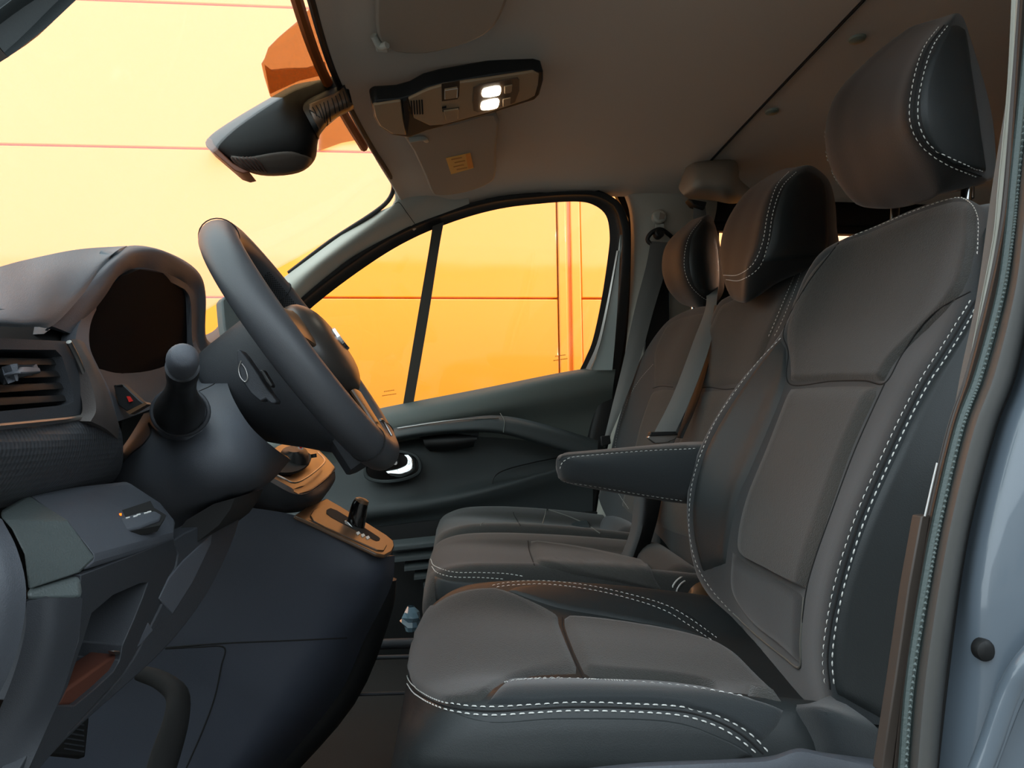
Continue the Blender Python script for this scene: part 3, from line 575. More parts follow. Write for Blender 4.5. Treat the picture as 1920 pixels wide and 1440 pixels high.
KP = Plane((155, 1082, .492), (325, 1012, .65), (60, 1440, .47))
holed('knee_panel', [(152, 1078), (240, 1045), (326, 1010), (332, 1040), (316, 1100), (285, 1170), (262, 1212), (232, 1262), (190, 1308), (130, 1372), (60, 1460), (20, 1470), (92, 1345), (148, 1200)],
   [(172, 1150), (212, 1116), (262, 1094), (278, 1092), (268, 1120), (250, 1165), (230, 1210), (225, 1238), (214, 1258), (180, 1290), (142, 1322), (110, 1322), (128, 1285), (155, 1205)], KP, .01, .05, mDashD, db, bevel=.002)
KP2 = Plane(KP.p-KP.n*.004, KP.p-KP.n*.004+(P(325, 1012, .65)-P(155, 1082, .492)), KP.p-KP.n*.004+(P(60, 1440, .47)-P(155, 1082, .492)))
plate('pocket_lip', [(124, 1293), (218, 1226), (226, 1236), (218, 1256), (180, 1290), (142, 1322), (109, 1323)], KP2, .02, M('pocket_brown', (84, 46, 34), .6), db, bevel=.002)
plate('pocket_hook', [(215, 1221), (226, 1220), (228, 1226), (220, 1228)], KP, .006, mSat, db, bevel=.001)
LP = Plane((326, 1010, .66), (445, 955, .78), (60, 1450, .50))
plate('lower_trim', [(326, 1012), (400, 975), (446, 954), (442, 1000), (402, 1090), (352, 1166), (298, 1228), (240, 1282), (150, 1362), (62, 1450), (40, 1450), (130, 1372), (232, 1262), (285, 1170), (318, 1100), (334, 1040)], LP, .02, mDashD, db, bevel=.003, sm=3)
LP2 = Plane(LP.p+LP.n*.001, LP.p+LP.n*.001+(P(445, 955, .78)-P(326, 1010, .66)), LP.p+LP.n*.001+(P(60, 1450, .50)-P(326, 1010, .66)))
plate('trim_inset', [(345, 1050), (398, 1002), (396, 1020), (362, 1092), (324, 1152), (298, 1122), (318, 1082)], LP2, .004, mDash, db, bevel=.001)
plate('trim_inset', [(278, 1166), (288, 1182), (262, 1212), (250, 1218)], LP2, .004, mDash, db, bevel=.001)
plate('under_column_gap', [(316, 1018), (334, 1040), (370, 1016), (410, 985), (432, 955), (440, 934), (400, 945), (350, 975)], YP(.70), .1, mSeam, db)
plate('bracket', [(425, 937), (462, 917), (478, 926), (442, 948)], YP(.88), .03, mTrimO, db, bevel=.002)
patch('passenger_side', [[(340, 640, 1.10), (398, 622, 1.45), (420, 596, 1.85)], [(340, 655, 1.05), (400, 645, 1.25), (436, 640, 1.5)], [(345, 690, 1.03), (410, 690, 1.15), (445, 680, 1.3)], [(345, 740, 1.05), (410, 740, 1.15), (445, 740, 1.3)], [(400, 860, 1.2), (450, 860, 1.3), (520, 860, 1.45)]], mDash, db, nu=5, nv=4, thick=.02)
tube('passenger_strip', [(384, 646, 1.04), (405, 652, 1.10), (432, 648, 1.25)], .004, mSat, db, sm=3)
tsn = thing('touch_screen', 'upright centre display seen edge-on behind the steering wheel', 'screen', tuple(P(440, 620, 1.2)))
plate('screen_body', [(416, 563), (422, 555), (470, 552), (520, 600), (540, 720), (440, 690), (430, 655), (420, 610)], Plane((416, 563, 1.20), (520, 600, 1.28), (430, 655, 1.19)), .02, mDashL, tsn, bevel=.003)
plate('screen_glass', [(424, 562), (468, 558), (512, 602), (530, 705), (445, 682), (434, 650)], Plane((416, 563, 1.232), (520, 600, 1.312), (430, 655, 1.222)), .002, mBlkG, tsn)
# ------------------------------------------------------------------ centre console with shift lever
cc = thing('center_console', 'dark centre console with gear selector and storage box', 'console', tuple(P(600, 1050, 1.1)))
cs = patch('side_panel', [[(400, 946, 1.07), (470, 952, 1.06), (556, 967, 1.055), (640, 1000, 1.055), (712, 1040, 1.07), (740, 1042, 1.13)],
   [(385, 1020, 1.06), (460, 1030, 1.05), (560, 1045, 1.045), (640, 1070, 1.045), (706, 1085, 1.065), (736, 1090, 1.14)], [(345, 1100, 1.06), (450, 1110, 1.05), (550, 1120, 1.045), (628, 1130, 1.05), (684, 1140, 1.08), (712, 1145, 1.16)],
   [(190, 1215, 1.07), (400, 1207, 1.05), (530, 1202, 1.05), (600, 1200, 1.055), (648, 1198, 1.09), (684, 1198, 1.17)], [(150, 1290, 1.08), (370, 1290, 1.05), (490, 1290, 1.05), (555, 1290, 1.06), (604, 1290, 1.10), (640, 1295, 1.18)],
   [(90, 1370, 1.09), (330, 1370, 1.05), (440, 1370, 1.05), (500, 1370, 1.06), (540, 1375, 1.10), (575, 1380, 1.18)], [(40, 1470, 1.10), (290, 1470, 1.05), (380, 1470, 1.05), (425, 1470, 1.06), (460, 1470, 1.10), (495, 1470, 1.18)]], M('console_blue_grey', (58, 63, 74), .6, noise=.05, nscale=400, bump=.3, bscale=1300), cc, nu=5, nv=5, thick=.01)
csb = bvh_of(cs)
bead('panel_seam', [(312, 1214), (420, 1206), (540, 1201), (650, 1196)], csb, .0012, mSeam, cc)
bead('panel_seam', [(310, 1216), (372, 1213), (420, 1214), (415, 1250), (402, 1310), (380, 1370), (345, 1450)], csb, .0012, mSeam, cc)
tube('back_edge', [(712, 1085, 1.22), (702, 1150, 1.22), (640, 1300, 1.24), (500, 1460, 1.24)], .03, mBlk, cc, sm=4)
SP = Plane((556, 966, 1.06), (722, 1042, 1.06), (612, 934, 1.20))
def SPo(h): return Plane(SP.p+SP.n*h, SP.p+SP.n*h+(P(722, 1042, 1.06)-P(556, 966, 1.06)), SP.p+SP.n*h+(P(612, 934, 1.20)-P(556, 966, 1.06)))
plate('shift_surround', [(552, 966), (575, 950), (612, 934), (640, 950), (725, 1003), (738, 1014), (740, 1024), (735, 1034), (722, 1041), (706, 1038), (600, 988)], SPo(.003), .006, mTrimO, cc, bevel=.002)
plate('shift_plate', [(582, 966), (588, 956), (602, 948), (622, 955), (716, 1010), (726, 1022), (720, 1032), (708, 1031), (610, 988), (588, 976)], SPo(.005), .006, mTrimO, cc, bevel=.001)
plate('shift_slot', [(612, 960), (616, 954), (632, 957), (700, 1000), (713, 1010), (706, 1014), (690, 1006), (622, 970)], SPo(.0056), .001, mSeam, cc, sm=2)
for k in range(3): plate('gear_mark', [(668+k*9, 998+k*4), (673+k*9, 996+k*4), (676+k*9, 1000+k*4), (671+k*9, 1003+k*4)], SPo(.0062), .001, mWhite, cc, smooth=False)
lv = tube('gear_lever', [(667, 1000, 1.12), (669, 975, 1.12), (674, 950, 1.12), (678, 940, 1.12)], [.010, .0115, .0105, .009], mBlkG, cc, n=16, sm=4, flat=1.25)
tube('lever_cap', [(677, 943, 1.12), (679, 937, 1.12), (680, 934, 1.12)], [.0095, .009, .005], mTrimO, lv, n=16, flat=1.25)
plate('lever_collar', [(646, 976), (652, 978), (665, 992), (664, 998), (652, 992), (645, 984)], YP(1.10), .01, mChr, lv, bevel=.001)
# storage box under the screen
patch('storage_box_top', [[(470, 884, 1.07), (522, 836, 1.35), (560, 833, 1.42), (596, 842, 1.42)], [(492, 893, 1.06), (545, 862, 1.22), (585, 858, 1.32), (612, 858, 1.38)], [(552, 922, 1.05), (580, 910, 1.12), (612, 888, 1.22), (626, 874, 1.32)], [(560, 928, 1.055), (588, 916, 1.12), (618, 892, 1.22), (629, 880, 1.32)]], mTrimO, cc, nu=6, nv=5, thick=.012, angle=60)
patch('storage_box_side', [[(430, 885, 1.06), (490, 896, 1.055), (552, 926, 1.045), (590, 917, 1.11), (628, 884, 1.31)], [(430, 920, 1.07), (490, 930, 1.065), (550, 945, 1.055), (598, 932, 1.12), (628, 900, 1.31)], [(430, 945, 1.10), (490, 955, 1.09), (540, 962, 1.08), (590, 950, 1.16), (618, 918, 1.33)]], mDashD, cc, nu=6, nv=5, thick=.012, angle=60)
tube('box_chrome_line', [(500, 884, 1.075), (528, 895, 1.066), (553, 905, 1.072), (580, 892, 1.13), (606, 870, 1.24), (608, 860, 1.28), (596, 848, 1.34)], .0016, mSat, cc, sm=4, n=6)
plate('box_opening', [(515, 880), (530, 850), (565, 846), (583, 852), (580, 868), (560, 882), (535, 886)], Plane((515, 880, 1.10), (583, 852, 1.26), (535, 886, 1.10)), .004, mSeam, cc, sm=2)
kb = loft('rotary_knob', [[P(552+q*math.cos(t*.785), vv+q*.42*math.sin(t*.785), 1.2+.035*math.sin(-t*.785)) for t in range(8)] for q, vv in ((26, 868), (27, 856), (24, 846), (14, 842))], mBlk, cc, nu=3, nv=3)
plate('knob_sticker', [(556, 834), (568, 833), (568, 843), (560, 842)], YP(1.16), .002, mWhite, kb); plate('knob_sticker', [(560, 835), (566, 835), (566, 841), (562, 840)], YP(1.158), .001, mRed, kb)
tube('box_peg', [(588, 851, 1.25), (589, 858, 1.25)], .005, mBlk, cc)
# pedal, footwell
pd = thing('pedal', 'blurred black pedal arm in the dark driver footwell', 'pedal', tuple(P(320, 1330, .95)))
tube('arm', [(262, 1262, .99), (300, 1275, .98), (332, 1302, .96), (330, 1350, .94), (312, 1410, .93), (290, 1480, .92)], [.010, .012, .014, .016, .018, .018], mSeam, pd, sm=4)
plate('pad_plate', [(90, 1330), (168, 1345), (160, 1420), (84, 1412)], Plane((90, 1330, .9), (168, 1345, .94), (84, 1412, .88)), .012, mRub, pd, bevel=.002)
for k in range(6): plate('grip_rib', [(122, 1352+k*10), (158, 1358+k*10), (158, 1361+k*10), (122, 1355+k*10)], Plane((90, 1330, .898), (168, 1345, .938), (84, 1412, .878)), .004, mDashD, pd)
fk = thing('seat_rail', 'dark metal floor rails in front of the middle seat', 'rail', tuple(P(690, 1215, 1.6)))
for (v, Y, r) in ((1207, 1.40, .010), (1232, 1.35, .004), (1300, 1.25, .003)): tube('bar', [(640, v+3, Y), (810, v-2, Y)], r, mDashD, fk)
bag = thing('plastic_bag', 'small crumpled clear plastic wrap on the floor beside the cushion', 'plastic bag', tuple(P(765, 1160, 1.3)))
vs = []; fs = []; n = 10
for i in range(6):
    for j in range(n):
        a = 2*math.pi*j/n; rr = (6+14*math.sin(math.pi*(i+.4)/6))*random.uniform(.65, 1.2); vs.append(P(770+rr*math.cos(a)*.9, 1137+i*9, 1.3)+Vector((0, rr*math.sin(a)*.001, 0)))
for i in range(5):
    for j in range(n): fs.append((i*n+j, i*n+(j+1) % n, (i+1)*n+(j+1) % n, (i+1)*n+j))
mk('wrap', vs, fs, M('clear_wrap', (120, 150, 165), .08, spec=1, coat=1), bag, smooth=False)
# ------------------------------------------------------------------ seats
def backrest(rows, side, depth, mat, par, name='backrest'):
    """rows: front points near->far (px); side: extra pushes; returns closed loft"""
    R = []
    for r in rows:
        f = [vec(p) for p in r]; a, z = f[0], f[-1]
        n1 = a+Vector((.022, -side, 0)); n2 = a+Vector((depth*.6, -side-.004, -.004)); n3 = a+Vector((depth, .02, -.01))
        m = f[len(f)//2]+Vector((depth*1.05, 0, -.01)); m.x = max(m.x, (a.x+z.x)/2+depth)
        z3 = z+Vector((depth, -.02, -.01)); z2 = z+Vector((depth*.6, side, -.004)); z1 = z+Vector((.022, side, 0))
        R.append(f+[z1, z2, z3, m, n3, n2, n1])
    t = R[-1]; c = sum(t, Vector())/len(t)
    R.append([p.lerp(c, .25)+Vector((.004, 0, .010)) for p in t]); R.append([p.lerp(c, .6)+Vector((.008, 0, .014)) for p in t])
    return loft(name, R, mat, par, nu=4, nv=5, angle=80)
def cushion(x0, x1, yn, yf, zt, drop, bol, mat, par, zb=-.42, name='cushion', rd=1.0):
    st = [(0, .085, .10), (.012, .045, .045), (.035, .018, .018), (.08, .004, .004), (.16, 0, 0), (.25, 0, 0), (.33, 0, 0), (.40, 0, 0), (.46, .0, 0)]
    R = []
    for d, sy, sz in st:
        sy *= rd; sz *= rd
        x = x0+d*(x1-x0)/.46; t = d/.46
        zc = zt+bol*min(1, max(0, d-.02)/.08)*(1-max(0, t-.6)*1.2)-sz-drop*t*t*.55; zm = zt-sz-drop*t; a, b = yn+sy, yf-sy; L = b-a
        xb = x+.052*(1-t); xm = x+.020*(1-t)
        R.append([W(xb, a+.012, zb), W(xm, a-.004, (zb+zc)/2), W(x, a, zc-.035), W(x, a+.022, zc), W(x, a+.07, zc*.7+zm*.3), W(x, a+L*.27, zm), W(x, a+L*.5, zm), W(x, a+L*.73, zm), W(x, b-.07, zc*.7+zm*.3), W(x, b-.022, zc), W(x, b, zc-.035), W(xm, b+.004, (zb+zc)/2), W(xb, b-.012, zb)])
    return loft(name, R, mat, par, nu=4, nv=5, angle=80)
def headrest(rows, mat, par, name='headrest'):
    R = [[vec(p) for p in r] for r in rows]
    b, t = R[0], R[-1]; c = sum(b, Vector())/len(b); R.insert(0, [p.lerp(c, .35)+Vector((0, 0, -.006)) for p in b]); c = sum(t, Vector())/len(t); R.append([p.lerp(c, .4)+Vector((0, 0, .004)) for p in t])
    return loft(name, R, mat, par, nu=5, nv=5, angle=80)
# ---- driver seat
ds = thing('driver_seat', 'large grey fabric driver seat nearest the camera with white stitching', 'car seat', tuple(W(.2, .82, -.6)))
D = [[(1562, 1345, .60), (1528, 1335, .68), (1470, 1290, .80), (1415, 1205, .93), (1355, 1150, 1.02)],
     [(1545, 1240, .60), (1503, 1215, .69), (1440, 1160, .81), (1375, 1100, .94), (1310, 1085, 1.03)],
     [(1556, 1110, .595), (1513, 1095, .685), (1440, 1040, .82), (1375, 1005, .95), (1293, 1000, 1.04)],
     [(1594, 985, .59), (1550, 965, .68), (1475, 930, .82), (1392, 920, .95), (1294, 915, 1.045)],
     [(1646, 860, .59), (1600, 845, .68), (1510, 825, .82), (1428, 825, .95), (1322, 828, 1.04)],
     [(1716, 715, .60), (1662, 708, .69), (1570, 705, .82), (1480, 708, .94), (1385, 722, 1.03)],
     [(1775, 620, .61), (1725, 612, .70), (1640, 605, .82), (1545, 612, .93), (1466, 625, 1.0)],
     [(1812, 530, .63), (1768, 520, .71), (1680, 515, .82), (1590, 518, .92), (1506, 530, .985)],
     [(1838, 440, .655), (1795, 432, .73), (1700, 437, .82), (1610, 458, .91), (1534, 480, .965)],
     [(1848, 392, .67), (1800, 375, .74), (1716, 395, .82), (1632, 430, .90), (1562, 458, .955)]]
bk = backrest(D, .014, .11, mBol, ds); bb = bvh_of(bk)
pad('side_bolster', [[(1846, 415), (1858, 430), (1862, 445)], [(1826, 580), (1842, 585), (1852, 590)], [(1745, 720), (1785, 720), (1825, 720)], [(1668, 870), (1735, 870), (1790, 870)], [(1610, 1000), (1690, 1000), (1750, 1000)], [(1570, 1130), (1650, 1130), (1720, 1135)], [(1556, 1240), (1640, 1250), (1705, 1260)], [(1562, 1300), (1620, 1335), (1690, 1375)]], bb, .004, mLea, bk, edge=.06)
pad('upper_panel', [[(1572, 456), (1640, 430), (1720, 396), (1790, 374), (1832, 378)], [(1512, 520), (1600, 505), (1690, 490), (1770, 470), (1832, 470)], [(1474, 610), (1560, 610), (1650, 600), (1730, 580), (1806, 548)], [(1480, 680), (1540, 680), (1600, 678), (1645, 675), (1692, 664)], [(1482, 718), (1530, 716), (1580, 714), (1620, 715), (1658, 716)]], bb, .007, mFab, bk, edge=.06)
pad('center_insert', [[(1483, 726), (1540, 722), (1600, 720), (1654, 722)], [(1440, 840), (1495, 835), (1550, 835), (1600, 840)], [(1400, 940), (1450, 945), (1505, 950), (1558, 960)], [(1386, 1020), (1430, 1030), (1475, 1045), (1526, 1060)], [(1402, 1046), (1440, 1068), (1475, 1088), (1513, 1106)]], bb, .008, mFabIn, bk, edge=.07)
pad('lumbar_panel', [[(1372, 1030), (1410, 1060), (1460, 1085), (1510, 1116)], [(1370, 1100), (1410, 1125), (1460, 1145), (1505, 1180)], [(1400, 1150), (1430, 1185), (1465, 1215), (1502, 1250)]], bb, .004, mBol, bk, edge=.1)
pad('far_bolster', [[(1468, 630), (1471, 640), (1474, 650)], [(1390, 728), (1430, 725), (1472, 725)], [(1326, 835), (1375, 835), (1428, 838)], [(1300, 920), (1345, 925), (1388, 930)], [(1299, 1000), (1335, 1000), (1370, 1010)], [(1318, 1080), (1340, 1070), (1362, 1060)]], bb, .003, mLea, bk, edge=.1)
bb = allbvh(bk)
near_l = [(1842, 405), (1838, 470), (1822, 560), (1775, 638), (1714, 735), (1652, 862), (1600, 985), (1563, 1110), (1545, 1220), (1549, 1290)]
near_r = [(u+16, v+4) for i, (u, v) in enumerate(near_l)]
nl = [(1566+0, 437), (1640, 411), (1720, 386), (1790, 364)]
stitch('stitching', [near_l[2:], near_r[2:], [(1590, 446), (1640, 427), (1720, 394), (1790, 372), (1818, 378), (1832, 398), (1836, 425), (1833, 480)]], bb, mThr, bk, lift=.0005, r=.0006)
stitch('stitching', [[(1467, 632), (1425, 675), (1385, 726), (1345, 785), (1320, 838), (1300, 900), (1293, 960), (1295, 1010), (1308, 1060), (1335, 1105), (1375, 1150)]], bb, mThr, bk, lift=.0005, r=.0006)
bead('piping', [(1375, 1150), (1420, 1192), (1470, 1232), (1500, 1251), (1502, 1200), (1508, 1120)], bb, .0014, mPip, bk, lift=.0002)
bead('seam', [(1572, 456), (1512, 535), (1470, 618), (1478, 660), (1481, 720), (1560, 715), (1620, 714), (1660, 718), (1690, 668), (1725, 615), (1765, 577), (1820, 547)], bb, .0009, mSeam, bk, lift=.0002)
bead('seam', [(1660, 718), (1605, 840), (1560, 960), (1528, 1050), (1512, 1110), (1503, 1180)], bb, .0009, mSeam, bk, lift=.0002)
bead('seam', [(near_l[i][0]+8, near_l[i][1]+2) for i in range(2, 10)], bb, .0009, mSeam, bk, lift=.0002)
cu = cushion(-.060, .42, .575, 1.065, -.236, .055, .012, mLea, ds, zb=-.47); cb = bvh_of(cu)
pad('front_panel', [[(930, 1104), (870, 1108), (815, 1130), (778, 1180), (766, 1215)], [(985, 1120), (910, 1130), (850, 1165), (800, 1220), (764, 1262)], [(1045, 1150), (960, 1180), (890, 1220), (830, 1265), (782, 1298)], [(1052, 1175), (1000, 1210), (940, 1245), (880, 1285), (828, 1320)], [(1090, 1268), (1040, 1268), (985, 1272), (940, 1284), (902, 1318)]], cb, .004, mFab, cu, edge=.06)
pad('seat_insert', [[(1056, 1160), (1058, 1180), (1075, 1225), (1096, 1270)], [(1120, 1164), (1130, 1190), (1150, 1235), (1170, 1276)], [(1200, 1176), (1215, 1200), (1245, 1245), (1270, 1284)], [(1280, 1192), (1310, 1220), (1345, 1260), (1385, 1305)], [(1350, 1215), (1390, 1240), (1430, 1280), (1470, 1318)]], cb, .008, mFabIn, cu, edge=.07)
pad('near_bolster', [[(905, 1322), (930, 1292), (948, 1278)], [(1000, 1322), (1005, 1298), (1010, 1275)], [(1100, 1318), (1100, 1296), (1100, 1276)], [(1250, 1322), (1258, 1300), (1265, 1284)], [(1360, 1350), (1385, 1328), (1400, 1312)], [(1430, 1395), (1460, 1365), (1474, 1332)]], cb, .004, mBol, cu, edge=.1)
pad('far_cushion_bolster', [[(945, 1106), (960, 1100), (985, 1099)], [(1040, 1140), (1060, 1115), (1085, 1103)], [(1140, 1158), (1160, 1135), (1180, 1118)], [(1260, 1180), (1275, 1165), (1280, 1145)], [(1330, 1205), (1335, 1200), (1338, 1195)]], cb, .003, mLea, cu, edge=.12)
pad('side_skirt', [[(759, 1292), (900, 1350), (1050, 1345), (1250, 1350), (1360, 1385), (1420, 1420)], [(753, 1330), (900, 1370), (1050, 1370), (1250, 1375), (1340, 1400), (1390, 1425)], [(748, 1450), (900, 1450), (1050, 1450), (1250, 1450), (1330, 1450), (1370, 1450)]], cb, .003, mLea, cu, edge=.06)
cb = allbvh(cu)
s1 = [(761, 1262), (778, 1288), (830, 1316), (910, 1326), (1000, 1322), (1080, 1318), (1180, 1320), (1280, 1326), (1350, 1345), (1405, 1375), (1442, 1412)]
s2 = [(763, 1280), (782, 1305), (832, 1330), (912, 1341), (1000, 1337), (1080, 1333), (1180, 1335), (1270, 1341), (1330, 1356), (1380, 1382), (1420, 1414)]
stitch('stitching', [s1, s2, [(944, 1281), (980, 1276), (1090, 1274), (1250, 1284), (1350, 1298), (1400, 1308)], [(962, 1277), (1010, 1273), (1060, 1272)]], cb, mThr, cu, lift=.0005, r=.0006)
stitch('stitching', [[(920, 1099), (960, 1092), (1020, 1090), (1100, 1098), (1180, 1115), (1250, 1136), (1300, 1165), (1348, 1200)], [(928, 1102), (960, 1098), (1020, 1096), (1100, 1105), (1180, 1123), (1245, 1145), (1290, 1172), (1334, 1201)]], cb, mThr, cu, lift=.0005, r=.0006)
bead('seam', [((a[0]+b[0])/2, (a[1]+b[1])/2) for a, b in zip(s1, s2)], cb, .0009, mSeam, cu, lift=.0002)
bead('seam', [(1054, 1158), (1056, 1180), (1072, 1225), (1094, 1272)], cb, .0010, mSeam, cu, lift=.0002)
tube('front_piping', [P(762, 1262, .68), P(757, 1225, .74), P(764, 1190, .80), P(790, 1148, .88)], .0014, mPip, cu, sm=5, n=6) if False else None
wr1 = patch('rear_wrap', [[(1478, 1322, .61), (1520, 1318, .585), (1560, 1302, .60)], [(1480, 1340, .60), (1550, 1335, .562), (1640, 1360, .565)], [(1496, 1395, .60), (1570, 1392, .556), (1665, 1405, .56)], [(1500, 1430, .60), (1570, 1430, .556), (1670, 1430, .56)]], mBol, cu, nu=5, nv=4, thick=.02)
patch('seat_base_trim', [[(1050, 1446, .555), (1200, 1430, .552), (1350, 1424, .55), (1440, 1418, .55), (1492, 1404, .55), (1540, 1410, .55), (1650, 1425, .55)], [(1050, 1450, .535), (1200, 1438, .53), (1350, 1431, .53), (1440, 1427, .53), (1495, 1410, .53), (1545, 1418, .53), (1650, 1440, .53)], [(1050, 1480, .53), (1200, 1480, .525), (1350, 1480, .525), (1440, 1480, .525), (1495, 1480, .525), (1545, 1480, .525), (1650, 1480, .525)]], mDash, ds, nu=4, nv=4, thick=.015)
bx('seat_box', (.19, .82, CZ-.54), (.44, .40, .16), mBlk, ds, bevel=.01)
H = [[(1772, 355, .745), (1735, 372, .78), (1685, 385, .83), (1640, 388, .87), (1603, 380, .92), (1640, 360, 1.0), (1760, 345, .96), (1850, 338, .86), (1850, 340, .79), (1835, 344, .76)],
     [(1752, 305, .715), (1710, 325, .76), (1655, 335, .82), (1605, 335, .88), (1562, 325, .945), (1600, 310, 1.03), (1740, 300, 1.01), (1856, 300, .87), (1854, 318, .76), (1820, 318, .718)],
     [(1712, 235, .70), (1675, 245, .75), (1630, 248, .82), (1585, 250, .89), (1547, 255, .965), (1590, 245, 1.04), (1730, 240, 1.03), (1850, 230, .88), (1850, 245, .755), (1800, 240, .705)],
     [(1712, 160, .70), (1680, 165, .75), (1640, 168, .82), (1600, 172, .89), (1566, 180, .955), (1610, 180, 1.03), (1730, 175, 1.02), (1836, 165, .88), (1838, 165, .76), (1790, 160, .71)],
     [(1738, 85, .71), (1715, 90, .76), (1685, 96, .82), (1655, 104, .88), (1628, 112, .935), (1665, 115, .99), (1750, 115, .98), (1815, 95, .87), (1822, 88, .77), (1785, 82, .72)],
     [(1785, 30, .735), (1765, 36, .77), (1742, 43, .82), (1718, 50, .86), (1698, 58, .90), (1730, 65, .95), (1775, 65, .94), (1800, 45, .86), (1806, 34, .79), (1798, 28, .745)]]
hr = headrest(H, mHead, ds); hb_ = bvh_of(hr)
pad('side_patch', [[(1780, 45), (1795, 42), (1806, 50)], [(1742, 110), (1780, 110), (1820, 110)], [(1724, 170), (1770, 170), (1832, 170)], [(1724, 225), (1775, 230), (1842, 235)], [(1745, 275), (1795, 282), (1848, 290)], [(1790, 312), (1820, 318), (1850, 325)]], hb_, .003, mLea, hr, edge=.08)
hb_ = allbvh(hr)
hl = [(1762, 50), (1733, 90), (1715, 145), (1706, 205), (1712, 245), (1735, 280), (1775, 308), (1832, 332)]
stitch('stitching', [hl, [(u+16-i*.5, v-3-(6 if i > 5 else 0)) for i, (u, v) in enumerate(hl)], [(1548, 240), (1548, 275), (1558, 315), (1576, 350)]], hb_, mThr, hr, lift=.0005, r=.00055)
bead('seam', [(u+8, v-2) for u, v in hl], hb_, .0009, mSeam, hr, lift=.0002)
for (u, Y) in ((1812, .77), (1679, .90)): tube('post', [(u-2, 395 if Y < .8 else 412, Y), (u+2, 330, Y)], .0062, mChr, ds, n=16)
tube('post', [(1820, 372, .80), (1822, 335, .80)], .004, mSat, ds, n=12)
# armrest
ar = loft('armrest', [[P(1042, 868, 1.07), P(1046, 856, 1.07), P(1050, 853, 1.10), P(1050, 853, 1.12), P(1046, 862, 1.14), P(1042, 875, 1.14), P(1046, 892, 1.12), P(1046, 893, 1.08)],
     [P(1058, 866, 1.055), P(1060, 855, 1.06), P(1068, 849, 1.09), P(1070, 849, 1.13), P(1066, 860, 1.15), P(1066, 878, 1.15), P(1064, 902, 1.13), P(1062, 901, 1.07)],
     [P(1100, 875, 1.045), P(1100, 855, 1.055), P(1105, 846, 1.09), P(1108, 846, 1.13), P(1105, 860, 1.155), P(1105, 880, 1.155), P(1102, 910, 1.135), P(1100, 911, 1.07)],
     [P(1200, 885, 1.045), P(1200, 848, 1.055), P(1203, 838, 1.09), P(1205, 838, 1.13), P(1205, 860, 1.155), P(1202, 890, 1.155), P(1200, 926, 1.135), P(1200, 928, 1.07)],
     [P(1290, 890, 1.045), P(1290, 842, 1.055), P(1293, 831, 1.09), P(1295, 831, 1.13), P(1295, 860, 1.155), P(1292, 895, 1.155), P(1290, 938, 1.135), P(1290, 940, 1.07)],
     [P(1370, 890, 1.06), P(1370, 842, 1.07), P(1372, 832, 1.09), P(1373, 832, 1.13), P(1373, 860, 1.145), P(1372, 895, 1.145), P(1370, 935, 1.13), P(1370, 937, 1.08)]], mBol, ds, nu=4, nv=5, angle=80)
ab = bvh_of(ar)
pad('armrest_top', [[(1044, 866), (1052, 853), (1062, 850)], [(1070, 856), (1080, 850), (1090, 848)], [(1190, 848), (1195, 842), (1198, 840)], [(1300, 841), (1302, 836), (1303, 833)]], ab, .002, mFab, ar, edge=.2)
ab = allbvh(ar)
stitch('stitching', [[(1050, 882), (1054, 868), (1066, 860), (1092, 856), (1200, 847), (1312, 841)], [(1046, 893), (1060, 903), (1100, 909), (1200, 926), (1285, 939)]], ab, mThr, ar, lift=.0005, r=.00055)
# ---- passenger double bench
ps = thing('passenger_bench', 'double passenger bench behind the driver seat in grey fabric', 'car seat', tuple(W(.2, 1.57, -.6)))
Dm = [[(1375, 1130, 1.17), (1320, 1100, 1.25), (1275, 1055, 1.36), (1240, 1010, 1.46), (1215, 985, 1.55)],
      [(1385, 960, 1.16), (1335, 940, 1.25), (1300, 925, 1.36), (1262, 910, 1.46), (1236, 900, 1.54)],
      [(1410, 840, 1.16), (1365, 825, 1.25), (1335, 815, 1.36), (1300, 805, 1.45), (1276, 800, 1.53)],
      [(1450, 700, 1.16), (1410, 700, 1.25), (1375, 700, 1.35), (1335, 700, 1.45), (1306, 700, 1.53)],
      [(1490, 585, 1.17), (1450, 585, 1.25), (1408, 592, 1.35), (1360, 605, 1.45), (1326, 620, 1.53)],
      [(1525, 505, 1.20), (1485, 512, 1.27), (1438, 530, 1.35), (1385, 552, 1.43), (1348, 568, 1.50)]]
mbk = backrest(Dm, .008, .10, mBol, ps); mbb = bvh_of(mbk)
pad('upper_panel', [[(1500, 515), (1450, 528), (1400, 548), (1350, 572)], [(1462, 600), (1420, 600), (1370, 612), (1326, 625)], [(1432, 670), (1390, 670), (1350, 670), (1312, 675)], [(1420, 720), (1380, 722), (1340, 728), (1306, 728)]], mbb, .005, mFab, mbk, edge=.08)
pad('center_insert', [[(1400, 728), (1365, 728), (1335, 730), (1305, 733)], [(1375, 830), (1340, 825), (1310, 820), (1278, 815)], [(1345, 930), (1310, 925), (1280, 920), (1245, 912)], [(1320, 1020), (1290, 1010), (1260, 1000), (1228, 985)]], mbb, .006, mFabIn, mbk, edge=.08)
mbb = allbvh(mbk)
stitch('stitching', [[(1494, 508), (1478, 545), (1455, 600), (1440, 635)], [(1505, 505), (1490, 545), (1468, 600), (1452, 632)]], mbb, mThr, mbk, lift=.0005, r=.0006)
bead('seam', [(1305, 729), (1330, 726), (1360, 730), (1400, 726)], mbb, .0010, mSeam, mbk, lift=.0002)
